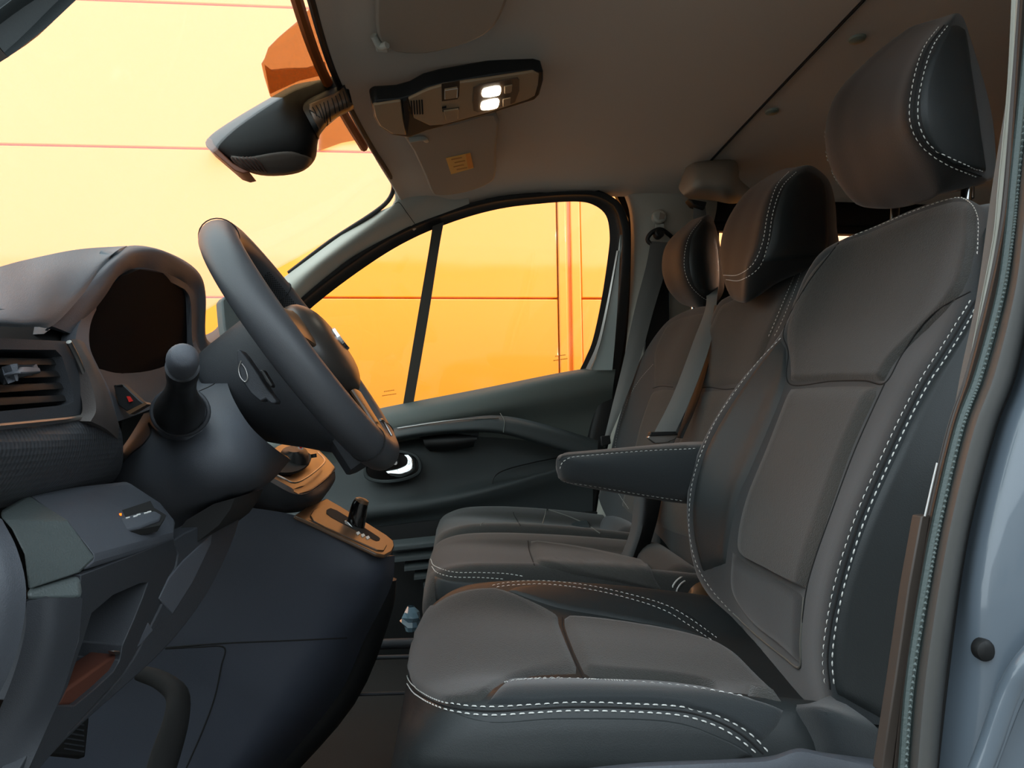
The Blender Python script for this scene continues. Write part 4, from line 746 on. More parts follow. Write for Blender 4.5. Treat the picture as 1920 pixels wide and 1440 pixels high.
Dp = [[(1225, 1060, 1.58), (1195, 1030, 1.66), (1160, 1000, 1.77), (1135, 965, 1.88), (1122, 930, 1.97)],
      [(1245, 900, 1.57), (1215, 895, 1.66), (1190, 890, 1.77), (1158, 885, 1.88), (1138, 880, 1.96)],
      [(1270, 790, 1.57), (1240, 785, 1.66), (1212, 785, 1.76), (1180, 790, 1.87), (1156, 800, 1.95)],
      [(1295, 700, 1.57), (1262, 698, 1.65), (1235, 698, 1.75), (1208, 698, 1.85), (1188, 702, 1.93)],
      [(1320, 630, 1.57), (1290, 628, 1.64), (1265, 632, 1.73), (1240, 636, 1.82), (1220, 642, 1.90)],
      [(1338, 580, 1.59), (1312, 580, 1.65), (1288, 586, 1.72), (1268, 594, 1.79), (1250, 604, 1.86)]]
pbk = backrest(Dp, .008, .10, mBol, ps); pbb = bvh_of(pbk)
pad('upper_panel', [[(1330, 582), (1300, 588), (1275, 595), (1252, 608)], [(1312, 640), (1285, 640), (1255, 645), (1228, 655)], [(1300, 690), (1275, 688), (1250, 688), (1226, 690)], [(1290, 724), (1270, 724), (1248, 722), (1226, 726)]], pbb, .004, mFab, pbk, edge=.08)
pad('center_insert', [[(1288, 730), (1268, 728), (1246, 727), (1224, 732)], [(1265, 800), (1240, 800), (1220, 800), (1200, 800)], [(1240, 900), (1220, 895), (1200, 890), (1180, 890)], [(1225, 980), (1200, 975), (1180, 965), (1165, 950)]], pbb, .005, mFabIn, pbk, edge=.08)
pbb = allbvh(pbk)
stitch('stitching', [[(1226, 682), (1200, 712), (1180, 745), (1165, 785), (1155, 830), (1152, 880), (1158, 920), (1180, 955)]], pbb, mThr, pbk, lift=.0005, r=.00055)
bead('seam', [(1224, 728), (1240, 724), (1262, 726)], pbb, .0010, mSeam, pbk, lift=.0002)
mcu = cushion(-.050, .43, 1.155, 1.565, -.232, .045, .004, mFab, ps, zb=-.44, rd=.5); mcb = bvh_of(mcu)
pad('seat_insert', [[(992, 1014), (992, 1030), (1002, 1060)], [(1080, 1024), (1080, 1050), (1085, 1080)], [(1160, 1040), (1160, 1070), (1170, 1095)], [(1220, 1055), (1230, 1085), (1250, 1115)]], mcb, .007, mFabIn, mcu, edge=.08)
mcb = allbvh(mcu)
stitch('stitching', [[(808, 1048), (816, 1062), (850, 1073), (900, 1074), (950, 1076), (988, 1082)], [(810, 1062), (820, 1074), (850, 1082), (900, 1083), (945, 1086)]], mcb, mThr, mcu, lift=.0005, r=.0006)
pad('side_skirt', [[(812, 1078), (850, 1088), (900, 1090), (945, 1092)], [(812, 1100), (850, 1110), (900, 1110), (945, 1100)], [(815, 1130), (850, 1135), (900, 1120), (930, 1105)]], mcb, .003, mLea, mcu, edge=.1)
bead('seam', [(990, 1014), (992, 1032), (1002, 1060)], mcb, .0010, mSeam, mcu, lift=.0002)
pcu = cushion(-.045, .43, 1.575, 1.985, -.228, .045, .012, mFab, ps, zb=-.44, rd=.5); pcb = bvh_of(pcu)
0 and pad('far_bolster', [[(900, 950), (930, 946), (960, 945)], [(960, 965), (1000, 962), (1030, 956)], [(1040, 985), (1070, 985), (1085, 975)], [(1080, 1010), (1105, 1005), (1120, 995)]], pcb, .003, mLea, pcu, edge=.12)
bead('seam', [(962, 960), (966, 970), (976, 986)], pcb, .0010, mSeam, pcu)
0 and pad('seat_insert', [[(966, 964), (966, 972), (970, 984)], [(1020, 972), (1020, 985), (1022, 996)], [(1080, 985), (1080, 1000), (1082, 1012)]], pcb, .005, mFabIn, pcu, edge=.1)
bead('piping', [(895, 944), (940, 942), (1000, 949), (1060, 966), (1100, 984), (1125, 1000)], pcb, .0016, mPip, pcu, lift=.0002)
tube('front_piping', [W(-.046, 1.60, -.27), W(-.05, 1.62, -.25), W(-.035, 1.8, -.245)], .0015, mPip, pcu, sm=4) if False else None
def roll(name, a, b, r, mat, ends=True):
    a, b = vec(a), vec(b); d = (b-a); R = [a.lerp(b, t) for t in (0, .04, .12, .5, .88, .96, 1)]; return tube(name, R, [r*.72, r*.93, r, r, r, r*.93, r*.72], mat, ps, n=20)
roll('lower_back_roll', (1215, 1050, 1.50), (1288, 1112, 1.19), .045, mFab)
roll('lower_back_roll', (1150, 988, 1.90), (1185, 1022, 1.62), .042, mBol)
tube('roll_piping', [(1257, 1122, 1.17), (1262, 1098, 1.16), (1276, 1083, 1.17), (1296, 1080, 1.19)], .0014, mThr, ps, sm=4, n=5)
tube('roll_piping', [(1265, 1124, 1.165), (1271, 1102, 1.155), (1283, 1090, 1.165), (1298, 1088, 1.19)], .0014, mThr, ps, sm=4, n=5)
patch('bench_side_cover', [[(1285, 1120, 1.15), (1300, 1098, 1.14), (1325, 1085, 1.15)], [(1290, 1124, 1.12), (1315, 1118, 1.12), (1345, 1100, 1.13)], [(1330, 1150, 1.12), (1370, 1165, 1.12), (1400, 1180, 1.13)]], mTrimO, ps, thick=.02)
Hm = [[(1400, 563, 1.25), (1388, 564, 1.29), (1378, 561, 1.34), (1372, 556, 1.38), (1400, 545, 1.42), (1450, 530, 1.42), (1478, 512, 1.34), (1462, 525, 1.26), (1430, 548, 1.235)],
      [(1408, 505, 1.205), (1392, 512, 1.26), (1370, 518, 1.33), (1355, 512, 1.405), (1400, 500, 1.47), (1500, 490, 1.46), (1560, 480, 1.34), (1556, 485, 1.24), (1480, 500, 1.195)],
      [(1427, 455, 1.19), (1402, 460, 1.25), (1375, 462, 1.33), (1351, 460, 1.43), (1400, 450, 1.49), (1500, 440, 1.48), (1562, 425, 1.34), (1558, 430, 1.23), (1490, 445, 1.18)],
      [(1437, 400, 1.19), (1415, 403, 1.25), (1390, 407, 1.33), (1364, 412, 1.43), (1410, 405, 1.49), (1500, 395, 1.48), (1558, 375, 1.34), (1556, 375, 1.23), (1495, 388, 1.18)],
      [(1456, 348, 1.20), (1440, 351, 1.25), (1420, 354, 1.33), (1400, 360, 1.41), (1440, 358, 1.46), (1505, 352, 1.46), (1548, 338, 1.34), (1547, 338, 1.24), (1505, 342, 1.19)],
      [(1492, 316, 1.23), (1480, 318, 1.27), (1465, 320, 1.33), (1452, 325, 1.38), (1475, 326, 1.42), (1505, 325, 1.42), (1525, 316, 1.34), (1528, 314, 1.27), (1515, 312, 1.23)]]
mh = headrest(Hm, mHead, ps); mhb = bvh_of(mh)
pad('side_patch', [[(1500, 322), (1520, 320), (1538, 335)], [(1468, 350), (1510, 350), (1552, 360)], [(1450, 400), (1500, 400), (1556, 405)], [(1440, 450), (1500, 450), (1557, 450)], [(1425, 495), (1480, 490), (1552, 480)]], mhb, .003, mLea, mh, edge=.08)
mhb = allbvh(mh)
stitch('stitching', [[(1480, 322), (1456, 350), (1440, 400), (1430, 455), (1412, 495), (1385, 515), (1356, 516)], [(1494, 322), (1466, 352), (1449, 400), (1440, 456), (1424, 500), (1390, 525), (1360, 524)]], mhb, mThr, mh, lift=.0005, r=.0007)
Hp = [[(1310, 574, 1.66), (1290, 572, 1.72), (1272, 565, 1.78), (1290, 560, 1.85), (1330, 560, 1.82), (1345, 565, 1.72), (1335, 573, 1.67)],
      [(1292, 535, 1.61), (1268, 540, 1.69), (1250, 538, 1.78), (1280, 535, 1.86), (1335, 535, 1.85), (1358, 540, 1.74), (1335, 545, 1.62)],
      [(1283, 490, 1.60), (1258, 495, 1.68), (1241, 498, 1.79), (1275, 495, 1.87), (1330, 490, 1.86), (1354, 485, 1.74), (1325, 485, 1.61)],
      [(1290, 445, 1.61), (1268, 450, 1.68), (1252, 455, 1.78), (1285, 452, 1.85), (1325, 448, 1.85), (1346, 440, 1.74), (1325, 440, 1.62)],
      [(1318, 408, 1.64), (1305, 412, 1.69), (1290, 418, 1.75), (1305, 420, 1.80), (1325, 418, 1.80), (1335, 408, 1.73), (1330, 405, 1.66)]]
ph = headrest(Hp, mHead, ps); phb = bvh_of(ph)
pad('side_patch', [[(1320, 412), (1326, 412), (1334, 420)], [(1296, 445), (1320, 445), (1344, 450)], [(1290, 490), (1318, 490), (1350, 495)], [(1298, 530), (1320, 535), (1350, 540)], [(1320, 556), (1335, 560), (1345, 560)]], phb, .003, mLea, ph, edge=.08)
phb = allbvh(ph)
stitch('stitching', [[(1316, 412), (1292, 445), (1283, 490), (1292, 530), (1318, 558), (1340, 566)]], phb, mThr, ph, lift=.0005, r=.0006)
for u in (1300, 1330): tube('post', [(u, 596, 1.72), (u, 560, 1.72)], .006, mChr, ps)
bkl = thing('seat_belt_buckle', 'dark belt buckle sleeve standing between the two passenger cushions', 'belt buckle', tuple(P(1205, 1020, 1.5)))
patch('sleeve', [[(1190, 925, 1.47), (1210, 925, 1.455), (1242, 925, 1.47)], [(1186, 965, 1.46), (1208, 965, 1.44), (1234, 968, 1.46)], [(1180, 1000, 1.45), (1202, 1000, 1.43), (1224, 1005, 1.45)], [(1162, 1048, 1.44), (1185, 1050, 1.42), (1208, 1056, 1.44)]], mBlk, bkl, nu=4, nv=4, thick=.03)
plate('red_release', [(1098, 1020), (1118, 1018), (1150, 1030), (1140, 1040), (1105, 1034)], YP(1.56), .03, mBlk, bkl, bevel=.003)
# driver belt and pillar strips
tr = thing('trim_4', kind='structure', loc=tuple(P(1850, 700, .45)))
def strip(name, L, R_, Y, bulge, mat, par, dY=0, **k):
    rows = []
    for (u, v), (a, b) in zip(L, R_):
        rows.append([(u, v, Y+.008), (u*.8+a*.2, v*.8+b*.2, Y-bulge*.8), ((u+a)/2, (v+b)/2, Y-bulge), (u*.2+a*.8, v*.2+b*.8, Y-bulge*.8), (a, b, Y+.008+dY)])
    return patch(name, rows, mat, par, nu=3, nv=5, thick=.006, angle=60, **k)
VV = [-60, 150, 340, 440, 550, 700, 800, 960, 1100, 1280, 1460]
def sp(xs, w=0): return [(x+w, v) for x, v in zip(xs, VV)]
strip('upper_trim', sp([1905, 1896, 1883, 1873, 1855, 1822, 1795, 1757, 1738, 1712, 1690]), sp([1925, 1914, 1893, 1884, 1862, 1835, 1805, 1765, 1745, 1720, 1700]), .470, .002, mTrimL, tr)
strip('pillar_trim', sp([1912, 1900, 1888, 1874, 1850, 1812, 1780, 1742, 1718, 1690, 1668]), sp([1945, 1925, 1906, 1896, 1878, 1838, 1802, 1764, 1737, 1708, 1694]), .455, .006, M('pillar_brown_grey', (72, 63, 57), .5, noise=.05, nscale=300), tr)
strip('seal_bead', sp([1940, 1922, 1904, 1894, 1876, 1836, 1800, 1762, 1735, 1706, 1692]), sp([1953, 1934, 1914, 1905, 1890, 1850, 1813, 1774, 1747, 1720, 1705]), .440, .006, M('seal_bead_grey', (92, 104, 102), .55, bump=1.0, bscale=500), tr)
strip('door_seal', sp([1951, 1932, 1912, 1903, 1888, 1848, 1811, 1772, 1745, 1718, 1703]), sp([2010, 1985, 1962, 1952, 1938, 1908, 1870, 1826, 1800, 1775, 1758]), .430, .016, mRubG, tr)
# knurled beads along the seal
q = cr([P(x+6, v, .4285) for x, v in zip([1940, 1922, 1904, 1894, 1876, 1836, 1800, 1762, 1735, 1706, 1692], VV)], 16); vs = []; fs = []
for p in q:
    o = len(vs); r = .0016
    for d in ((r, 0, 0), (0, 0, r), (-r, 0, 0), (0, 0, -r), (0, -r*.9, 0)): vs.append(p+Vector(d))
    fs += [(o, o+1, o+4), (o+1, o+2, o+4), (o+2, o+3, o+4), (o+3, o, o+4)]
mk('bead_cord', vs, fs, bpy.data.materials['seal_bead_grey'], tr, recalc=False)
pln = plate('lower_pillar_step', [(1728, 968), (1745, 966), (1724, 1100), (1696, 1280), (1674, 1450), (1652, 1450), (1678, 1280), (1704, 1100)], YP(.450), .01, bpy.data.materials['pillar_brown_grey'], tr, bevel=.001)
tube('white_edge', [(1757, 868, .450), (1746, 915, .449), (1734, 968, .449)], .0006, mWhite, tr, n=6)
db3 = thing('seat_belt', 'dark grey seat belt running down beside the driver backrest', 'seat belt', tuple(P(1850, 500, .5)), 'seat belts')
web('webbing', [(1893, 150, .52), (1861, 345, .515), (1832, 550, .51), (1800, 705, .505), (1775, 850, .505), (1745, 1000, .51)], [(1906, 150, .50), (1886, 345, .495), (1862, 550, .49), (1830, 705, .49), (1800, 850, .49), (1775, 1000, .49)], mWeb, db3)
web('lap_webbing', [(1697, 1270, .50), (1672, 1350, .50), (1640, 1450, .50)], [(1730, 1270, .49), (1712, 1350, .49), (1690, 1450, .49)], mWebD, db3)
bo = thing('body_side', 'blue grey painted body side behind the open driver door', 'car body', tuple(P(1850, 1200, .42)))
bo['kind'] = 'structure'; del bo['category']
pp = patch('painted_panel', [[(2004, -60, .435), (2060, -60, .40), (2250, -60, .36)], [(1956, 340, .435), (2020, 340, .40), (2250, 340, .36)], [(1934, 550, .435), (1990, 550, .40), (2250, 550, .36)], [(1904, 700, .435), (1960, 705, .402), (2250, 705, .36)],
   [(1866, 800, .435), (1925, 810, .405), (2250, 810, .36)], [(1822, 960, .435), (1890, 975, .405), (2250, 990, .36)], [(1796, 1100, .435), (1870, 1120, .405), (2250, 1130, .36)], [(1772, 1280, .435), (1850, 1290, .408), (1960, 1290, .395)], [(1752, 1460, .435), (1830, 1460, .41), (1925, 1460, .40)]], mPaint, bo, nu=6, nv=6, thick=.01, angle=70)
tube('body_crease', [(1835, 1450, .400), (1858, 1390, .397), (1890, 1300, .392), (1925, 1240, .386), (2000, 1160, .38)], .006, mPaint, bo, sm=5)
tube('body_crease', [(1850, 1450, .399), (1872, 1390, .396), (1903, 1310, .391), (1935, 1262, .385)], .004, mPaint, bo, sm=5)
tube('panel_gap', [(2004, -60, .434), (1956, 340, .434), (1934, 550, .434), (1904, 700, .434), (1866, 800, .434), (1822, 960, .434), (1796, 1100, .434), (1772, 1280, .434), (1752, 1460, .434)], .0018, mSeam, bo, sm=5)
rpg = thing('rubber_plug', 'round dark rubber plug in the blue grey body panel', 'plug', tuple(P(1846, 1218, .41)))
c = P(1846, 1219, .408); vs = []; n = 28; prof = ((.0068, .004), (.0068, -.0005), (.006, -.0022), (.004, -.0032), (.0015, -.0035))
for r, h in prof:
    for i in range(n): t = 2*math.pi*i/n; vs.append(c+Vector((r*math.cos(t)+h*.2, h, r*math.sin(t))))
mk('plug_cap', vs, [(a*n+i, a*n+(i+1) % n, (a+1)*n+(i+1) % n, (a+1)*n+i) for a in range(len(prof)-1) for i in range(n)]+[tuple(range((len(prof)-1)*n, len(prof)*n)), tuple(range(n-1, -1, -1))], mRub, rpg)
# ------------------------------------------------------------------ sun visors
def visor(name, label, px, Z, sm=3):
    v = thing(name, label, 'sun visor', tuple(PZ(px[0][0], px[0][1], Z)), 'folded sun visors'); return v
v1 = thing('sun_visor', 'beige driver sun visor folded up at the top of the photo', 'sun visor', tuple(PZ(820, 60, .64)), 'sun visors')
plate('board', [(703, -60), (703, 0), (705, 55), (716, 84), (745, 100), (800, 102), (860, 88), (905, 70), (930, 48), (945, 20), (955, -10), (965, -60)], ZP(.648), .016, mVis, v1, bevel=.006, sm=3)
tube('hinge_arm', [PZ(700, 66, .655), PZ(712, 86, .646), PZ(726, 84, .644)], .006, mTrimL, v1, sm=3)
bx('hinge_clip', PZ(716, 84, .655), (.022, .03, .012), mTrimL, v1, bevel=.003)
v2 = thing('sun_visor', 'beige passenger sun visor folded up with an orange label', 'sun visor', tuple(PZ(850, 300, .63)), 'sun visors')
VP = Plane(PZ(770, 262, .632), PZ(930, 225, .652), PZ(820, 362, .625))
plate('board', [(762, 250), (775, 285), (796, 330), (808, 360), (820, 367), (850, 366), (890, 357), (922, 342), (930, 325), (931, 280), (930, 215), (850, 232)], VP, .016, mVis, v2, bevel=.006, sm=3)
VP2 = Plane(VP.p+VP.n*.0012, (PZ(930, 225, .652)+VP.n*.0012), (PZ(820, 362, .625)+VP.n*.0012))
plate('label', [(836, 297), (882, 287), (888, 315), (846, 327)], VP2, .001, mLabel, v2, smooth=False)
VP3 = Plane(VP.p+VP.n*.0022, (PZ(930, 225, .652)+VP.n*.0022), (PZ(820, 362, .625)+VP.n*.0022))
plate('label_band', [(873, 290), (882, 288), (888, 314), (878, 316.5)], VP3, .0008, M('label_orange', (224, 140, 50), .6), v2, smooth=False)
for (u, v) in ((846, 299), (852, 305), (850, 313), (856, 318)):
    plate('label_print', [(u, v), (u+20, v-4), (u+20.6, v-2.4), (u+.6, v+1.6)], VP3, .0006, M('label_ink', (190, 128, 60), .6), v2, smooth=False)
tube('hinge_pin', [PZ(768, 262, .63), PZ(792, 258, .635), PZ(800, 262, .64)], .007, mTrimL, v2, sm=3)
# ------------------------------------------------------------------ overhead console with lit reading lamps
oc = thing('overhead_console', 'grey overhead console with two lit reading lamps and buttons', 'console', tuple(PZ(860, 190, .62)))
OP = Plane(PZ(700, 190, .606), PZ(1022, 130, .682), PZ(765, 258, .600))
def OPz(h): return Plane(OP.p+OP.n*h, OP.p+OP.n*h+(PZ(1022, 130, .682)-PZ(700, 190, .606)), OP.p+OP.n*h+(PZ(765, 258, .600)-PZ(700, 190, .606)))
plate('housing', [(698, 196), (706, 190), (750, 187), (775, 180), (800, 166), (830, 158), (920, 142), (1005, 131), (1019, 134), (1019, 152), (1012, 178), (1003, 188), (920, 214), (830, 238), (800, 246), (768, 259), (735, 254), (712, 240), (702, 222)], OP, .034, mBlk, oc, bevel=.004, sm=0)
plate('front_pod', [(700, 197), (752, 190), (756, 222), (762, 254), (735, 251), (713, 237), (704, 220)], OPz(.004), .006, mConTint, oc, bevel=.002)
plate('face', [(766, 186), (802, 169), (832, 160), (1000, 135), (1011, 140), (1009, 160), (1003, 180), (990, 187), (920, 210), (832, 234), (806, 236), (776, 222)], OPz(.004), .006, mConTint, oc, bevel=.002)
plate('pod_edge', [(756, 190), (763, 188), (768, 220), (764, 252), (758, 225)], OPz(.006), .006, mSeam, oc)
for k in range(5):
    u = 770+k*5; plate('speaker_slot', [(u, 190-k*.5), (u+2.6, 190-k*.5), (u+4, 214), (u+1.6, 215)], OPz(.0055), .002, mSeam, oc)
lp = plate('lamp_panel', [(888, 165), (900, 159), (970, 146), (974, 150), (974, 170), (966, 192), (960, 195), (896, 211), (888, 208), (886, 190)], OPz(.006), .003, M('lamp_surround', (96, 78, 62), .45), oc, bevel=.0008)
plate('lamp_lens', [(905, 170), (912, 166), (932, 162), (939, 165), (938, 176), (932, 180), (912, 183), (904, 180)], OPz(.0075), .003, mLampE, oc, bevel=.0008, sm=3, label='lit white reading lamp')
plate('lamp_lens', [(903, 194), (910, 190), (930, 186), (936, 189), (934, 200), (928, 204), (910, 207), (902, 205)], OPz(.0075), .003, mLampE, oc, bevel=.0008, sm=3, label='lit white reading lamp')
for (u, v) in ((946, 163), (943, 187)):
    plate('lamp_switch', [(u, v), (u+15, v-3), (u+14, v+9), (u+10, v+12), (u, v+13)], OPz(.0085), .003, mConTint, oc, bevel=.001)
plate('button_recess', [(828, 158), (862, 152), (861, 180), (858, 186), (829, 190)], OPz(.0052), .001, M('recess_brown', (60, 46, 36), .6), oc)
plate('button', [(834, 169), (858, 165), (857, 184), (834, 187)], OPz(.0085), .004, mConTint, oc, bevel=.001)
tube('button_outline', [OPz(.009).at(u, v) for u, v in ((834, 186), (834, 170), (858, 166), (857, 183))], .0006, mWhite, oc, n=5)
plate('button', [(832, 209), (860, 205), (859, 223), (836, 226)], OPz(.0085), .004, mConTint, oc, bevel=.001)
plate('button_shadow_gap', [(830, 206), (861, 202), (861, 206), (830, 210)], OPz(.0055), .001, mSeam, oc)
plate('microphone_hole', [(829, 201), (837, 199), (837, 203), (829, 204)], OPz(.0055), .001, mSeam, oc)
# ------------------------------------------------------------------ interior mirror and sensor housing
rm = thing('rear_view_mirror', 'black interior mirror with ribbed sensor housing on the windscreen', 'mirror', tuple(P(560, 230, 1.3)))
def ring8(top, bot, Y, dn, df, back=0):
    (tu, tv), (bu, bv_) = top, bot; mu, mv = (tu+bu)/2, (tv+bv_)/2
    return [(tu, tv, Y), (tu*.92+bu*.08, tv*.92+bv_*.08, Y-dn*.8), (mu, mv, Y-dn), (tu*.2+bu*.8, tv*.2+bv_*.8, Y-dn*.75), (bu, bv_, Y), (tu*.2+bu*.8, tv*.2+bv_*.8, Y+df), (mu, mv, Y+df), (tu*.8+bu*.2, tv*.8+bv_*.2, Y+df)]
mb = loft('mirror_body', [ring8((387, 262), (393, 272), 1.30, .01, .02), ring8((405, 246), (418, 292), 1.30, .03, .04), ring8((450, 217), (455, 318), 1.30, .05, .06), ring8((500, 188), (500, 330), 1.30, .06, .06),
     ring8((545, 163), (560, 324), 1.30, .06, .05), ring8((568, 156), (590, 300), 1.30, .05, .04), ring8((590, 152), (597, 262), 1.30, .04, .04), ring8((612, 147), (612, 218), 1.30, .035, .04), ring8((634, 140), (650, 200), 1.30, .035, .04), ring8((650, 150), (662, 198), 1.31, .03, .03)], M('mirror_black', (9, 9, 9), .5, spec=.22), rm, nu=3, nv=4, angle=80)
mbv = bvh_of(mb)
pad('underside_cover', [[(428, 290), (465, 293), (505, 285), (545, 282), (592, 297)], [(440, 303), (470, 308), (510, 308), (550, 305), (588, 308)], [(455, 316), (475, 323), (505, 328), (545, 326), (575, 316)]], mbv, .002, M('mirror_underside', (84, 76, 70), .5), rm, edge=.1)
for k in range(7):
    pad('vent_rib', [[(432+k*7, 292), (435+k*7, 292.5)], [(444+k*7.3, 306), (448+k*7.3, 306)], [(464+k*6, 318+k), (467.5+k*6, 319+k)]], mbv, .0042, M('rib_brown', (70, 44, 34), .6) if k == 0 else bpy.data.materials['rib_brown'], rm, edge=.3)
plate('mirror_frame', [(384, 266), (390, 258), (400, 262), (410, 280), (436, 305), (468, 322), (455, 325), (440, 320), (405, 290), (386, 274)], YP(1.28), .05, M('mirror_back_plastic', (120, 66, 44), .5), rm, bevel=.002)
sc_ = pad('sensor_cover', [[(578, 195), (600, 185), (630, 172), (645, 160)], [(580, 212), (606, 208), (635, 195), (655, 184)], [(600, 250), (612, 240), (640, 215), (664, 205)]], bvh_of(loft('sensor_housing', [ring8((560, 190), (598, 262), 1.29, .045, .02), ring8((590, 180), (602, 250), 1.28, .045, .03), ring8((612, 170), (625, 225), 1.28, .045, .03), ring8((646, 158), (663, 205), 1.28, .04, .03)], mBlk, rm)), .003, mTrimO, rm)
sb = bvh_of(sc_)
for k, (a, b) in enumerate([((578, 205), (584, 216)), ((586, 201), (594, 218)), ((593, 198), (604, 222)), ((600, 195), (610, 230)), ((607, 192), (615, 238)), ((614, 189), (620, 228)), ((622, 184), (629, 212)), ((629, 180), (637, 208)), ((636, 176), (644, 204)), ((643, 172), (651, 201))]):
    bead('vent_slot', [a, ((a[0]+b[0])/2+1, (a[1]+b[1])/2), b], sb, .0011, mSeam, rm)
# ------------------------------------------------------------------ ceiling screw caps
for (u, v, lb) in ((1607, 68, 'round grey ceiling cap nearest the tall driver headrest'), (1447, 205, 'round grey ceiling cap above the middle headrest')):
    c = PZ(u, v, .733); c.z = CZ+.729; vs = []; n = 20
    for r, h in ((.017, .004), (.014, -.004), (.009, -.0065)):
        for i in range(n): t = 2*math.pi*i/n; vs.append(c+Vector((r*math.cos(t), r*math.sin(t), h)))
    fs = [(a*n+i, a*n+(i+1) % n, (a+1)*n+(i+1) % n, (a+1)*n+i) for a in (0, 1) for i in range(n)]+[tuple(range(2*n, 3*n)), tuple(range(n-1, -1, -1))]
    tag(mk('ceiling_cap', vs, fs, M('cap_grey', (128, 138, 126), .5)), lb, 'cap', 'ceiling caps')
# ------------------------------------------------------------------ steering wheel
stw = thing('steering_wheel', 'grey leather steering wheel seen from its side', 'steering wheel', tuple(P(567, 640, .83)))
T, B = P(437, 459, .83), P(716, 850, .815)
C = (T+B)/2; R = (T-B).length/2; ea = (T-B).normalized(); eb = Vector((0, 1, 0)); eb = (eb-ea*eb.dot(ea)).normalized(); en = eb.cross(ea); en = en if en.x > 0 else -en
def wp(a, r=1.0, h=0.0): return C+ea*math.cos(a)*R*r+eb*math.sin(a)*R*r+en*h
RR = .0205
rim = tube('rim', [wp(2*math.pi*i/96) for i in range(96)], RR, mWheel, stw, n=20, closed=True, flat=.92)
def rimring(a0, nm, rr=.0006, col=mSeam):
    c = wp(a0); t = (wp(a0+.01)-wp(a0-.01)).normalized(); x = (c-C).normalized(); y = t.cross(x)
    tube(nm, [c+(x*math.cos(k*math.pi/12)+y*math.sin(k*math.pi/12))*(RR+.0001) for k in range(24)], rr, col, stw, n=5, closed=True)
for a in (-.50, .75, math.pi-.62, math.pi+.42): rimring(a, 'rim_seam', .0007)
# perforated inner grip: little dimples on the inside
vs = []; fs = []
for i in range(150):
    a = .42+i*.0148
    for j in range(6):
        c = wp(a); x = (C-c).normalized(); ph = (-.55+j*.2+(i % 2)*.1); d = x*math.cos(ph)+en*math.sin(ph); p = c+d*(RR+.0002); t = (wp(a+.01)-c).normalized(); s = d.cross(t)*.0009; t = t*.0009
        o = len(vs); vs += [p-t-s, p+t-s, p+t+s, p-t+s]; fs.append((o, o+1, o+2, o+3))
mk('rim_perforation', vs, fs, mSeam, stw, smooth=False, kind='stuff', recalc=False)
# hub: airbag dome in front, shroud behind, three spokes
def dring(r1, r2, h, n=16, cx=-.0): return [C+ea*(math.cos(2*math.pi*i/n)*r1+cx)+eb*math.sin(2*math.pi*i/n)*r2+en*h for i in range(n)]
loft('hub_shroud', [dring(.054, .060, -.108), dring(.062, .068, -.102), dring(.080, .076, -.07, cx=-.014), dring(.098, .080, -.03, cx=-.030), dring(.064, .07, -.006, cx=-.012)], mDashD, stw, nu=2, nv=3, angle=60)
loft('airbag_cover', [dring(.060, .078, -.02, cx=-.014), dring(.064, .080, .004, cx=-.014), dring(.060, .072, .022, cx=-.014), dring(.04, .05, .034, cx=-.014), dring(.012, .012, .038, cx=-.014)], M('airbag_cover_plastic', (54, 50, 47), .35, spec=.6), stw, nu=2, nv=3, angle=60)
loft('hub_trim', [dring(.016, .018, .036, cx=-.014), dring(.015, .017, .041, cx=-.014)], mChr, stw, nu=2, nv=2)
def spoke(a, wd, nm, mat, h0=-.004, dz=.012, r0=.40, r1=.93):
    rad = (wp(a)-C).normalized(); tan = (wp(a+.01)-wp(a-.01)).normalized(); rows = []
    for r, ww, h in ((r0, wd*1.15, h0+.004), ((r0+r1)/2, wd*.9, h0+.002), (r1, wd, h0)):
        c = C+rad*R*r+en*h; rows.append([c+tan*ww+en*0, c+tan*ww*.7+en*dz, c-tan*ww*.7+en*dz, c-tan*ww, c-tan*ww*.7-en*dz, c+tan*ww*.7-en*dz])
    return loft(nm, rows, mat, stw, nu=2, nv=3)
spoke(-math.pi/2, .030, 'spoke', mBlk); spoke(math.pi/2, .030, 'spoke', mBlk); spoke(math.pi, .034, 'spoke', mBlk)
spoke(math.pi, .046, 'lower_back_cover', mDashD, h0=-.022, dz=.020, r0=.15, r1=.99)
spoke(math.pi/2, .022, 'spoke_trim', mTrimO, h0=.012, dz=.004, r0=.45, r1=.9); spoke(-math.pi/2, .022, 'spoke_trim', mTrimO, h0=.012, dz=.004, r0=.45, r1=.9); spoke(math.pi, .024, 'spoke_trim', mTrimO, h0=.012, dz=.004, r0=.5, r1=.95)
tube('chrome_spoke_edge', [wp(math.pi/2-.16, .93, .018), wp(math.pi/2-.05, .90, .020), wp(math.pi/2+.12, .93, .018)], .0022, mSat, stw, sm=4)
tube('lower_trim_edge', [wp(math.pi-.10, .93, .02), wp(math.pi-.12, .80, .022), wp(math.pi+.12, .80, .022)], .0016, mSat, stw, sm=4)
# paddle / audio satellite behind the wheel on the near side
plate('stalk_paddle', [(443, 657), (449, 655), (460, 668), (482, 700), (505, 735), (518, 752), (516, 757), (508, 757), (500, 750), (498, 748), (488, 753), (470, 738), (452, 712), (446, 690)], YP(.675), .02, mDashD, stw, bevel=.002)
plate('paddle_rocker', [(487, 694), (493, 693), (511, 722), (508, 727), (498, 716)], YP(.665), .012, mBlk, stw, bevel=.001)
tube('paddle_mark', [(452, 676, .674), (447, 690, .674), (450, 706, .674), (459, 716, .674), (464, 708, .674), (460, 692, .674), (453, 682, .674)], .0006, mSat, stw, sm=3, n=5)
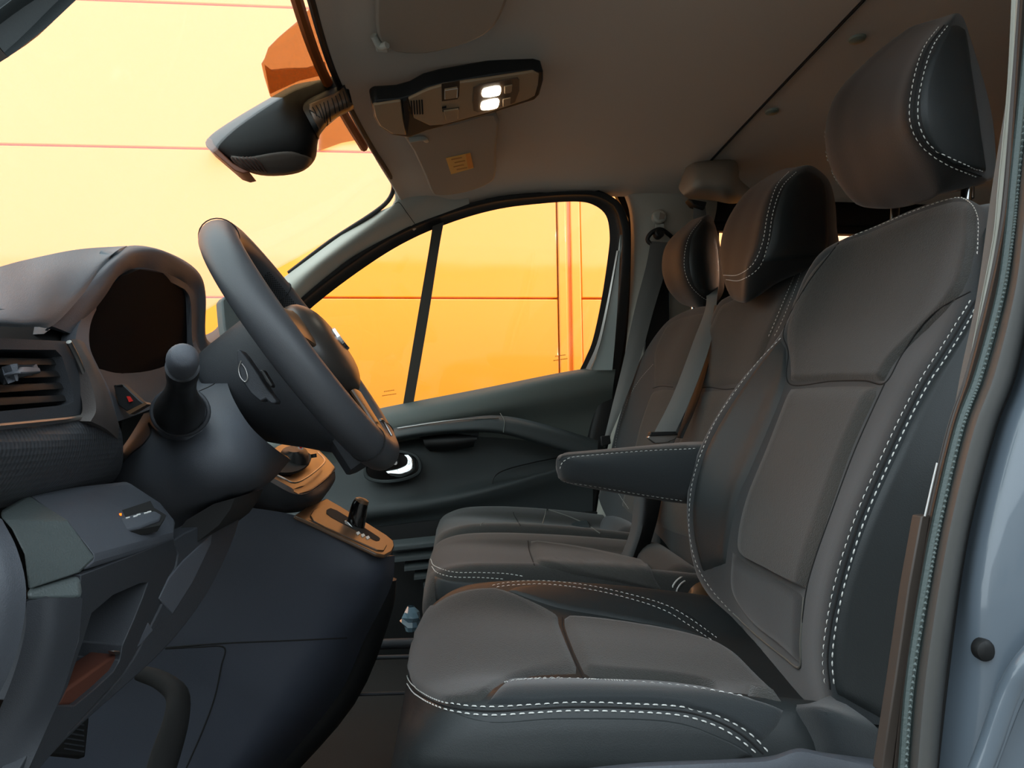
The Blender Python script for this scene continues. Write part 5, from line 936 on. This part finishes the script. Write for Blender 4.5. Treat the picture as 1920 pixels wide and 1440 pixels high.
# ------------------------------------------------------------------ steering column cowl
sc2 = thing('steering_column', 'grey steering column cowl with a black stalk', 'steering column', tuple(P(400, 830, .75)))
cw = patch('cowl', [[(402, 680, .86), (416, 688, .80), (436, 745, .72), (470, 800, .70), (512, 838, .74), (545, 862, .86)],
   [(350, 698, .86), (362, 712, .78), (395, 780, .69), (440, 850, .67), (482, 898, .72), (505, 905, .88)],
   [(306, 718, .84), (312, 760, .75), (345, 820, .675), (385, 890, .665), (425, 935, .72), (440, 945, .88)],
   [(276, 765, .84), (285, 800, .75), (300, 850, .69), (325, 915, .69), (345, 970, .74), (360, 985, .88)],
   [(232, 835, .84), (230, 865, .76), (238, 900, .72), (262, 940, .72), (300, 985, .76), (330, 1010, .88)],
   [(200, 860, .86), (205, 885, .80), (215, 915, .78), (240, 950, .78), (270, 1000, .82), (300, 1020, .9)]], mDash, sc2, nu=6, nv=6, thick=.006, angle=60)
cwb = bvh_of(cw)
bead('cowl_seam', [(370, 735), (395, 724), (412, 712)], cwb, .0007, mSeam, sc2); bead('cowl_seam', [(279, 794), (283, 812), (270, 832), (248, 850), (230, 868)], cwb, .0011, mSeam, sc2)
pad('boss', [[(300, 755), (338, 742), (378, 755)], [(280, 790), (338, 790), (394, 785)], [(305, 822), (345, 828), (380, 808)]], cwb, .008, mDash, sc2, edge=.3)
tube('boss_ring', [(338+53*math.cos(t*.3927), 772+44*math.sin(t*.3927), .655) for t in range(16)], .0022, mDashD, sc2, closed=True, sm=2)
st = tube('stalk', [(338, 775, .69), (337, 770, .645), (337, 762, .625), (339, 735, .595), (341, 715, .57), (342, 700, .55), (342, 690, .54)], [.022, .0215, .019, .0125, .0112, .012, .0118], mBlk, sc2, n=24, sm=4)
tube('stalk_cap', [(342, 689, .542), (342, 680, .530), (343, 672, .520), (343, 667, .512), (343, 665, .509)], [.0100, .0112, .0112, .0085, .003], mDash, sc2, n=24, sm=4)
tube('stalk_ring', [(342, 691, .543), (342, 688, .540)], [.0122, .0122], mDashD, sc2, n=24)
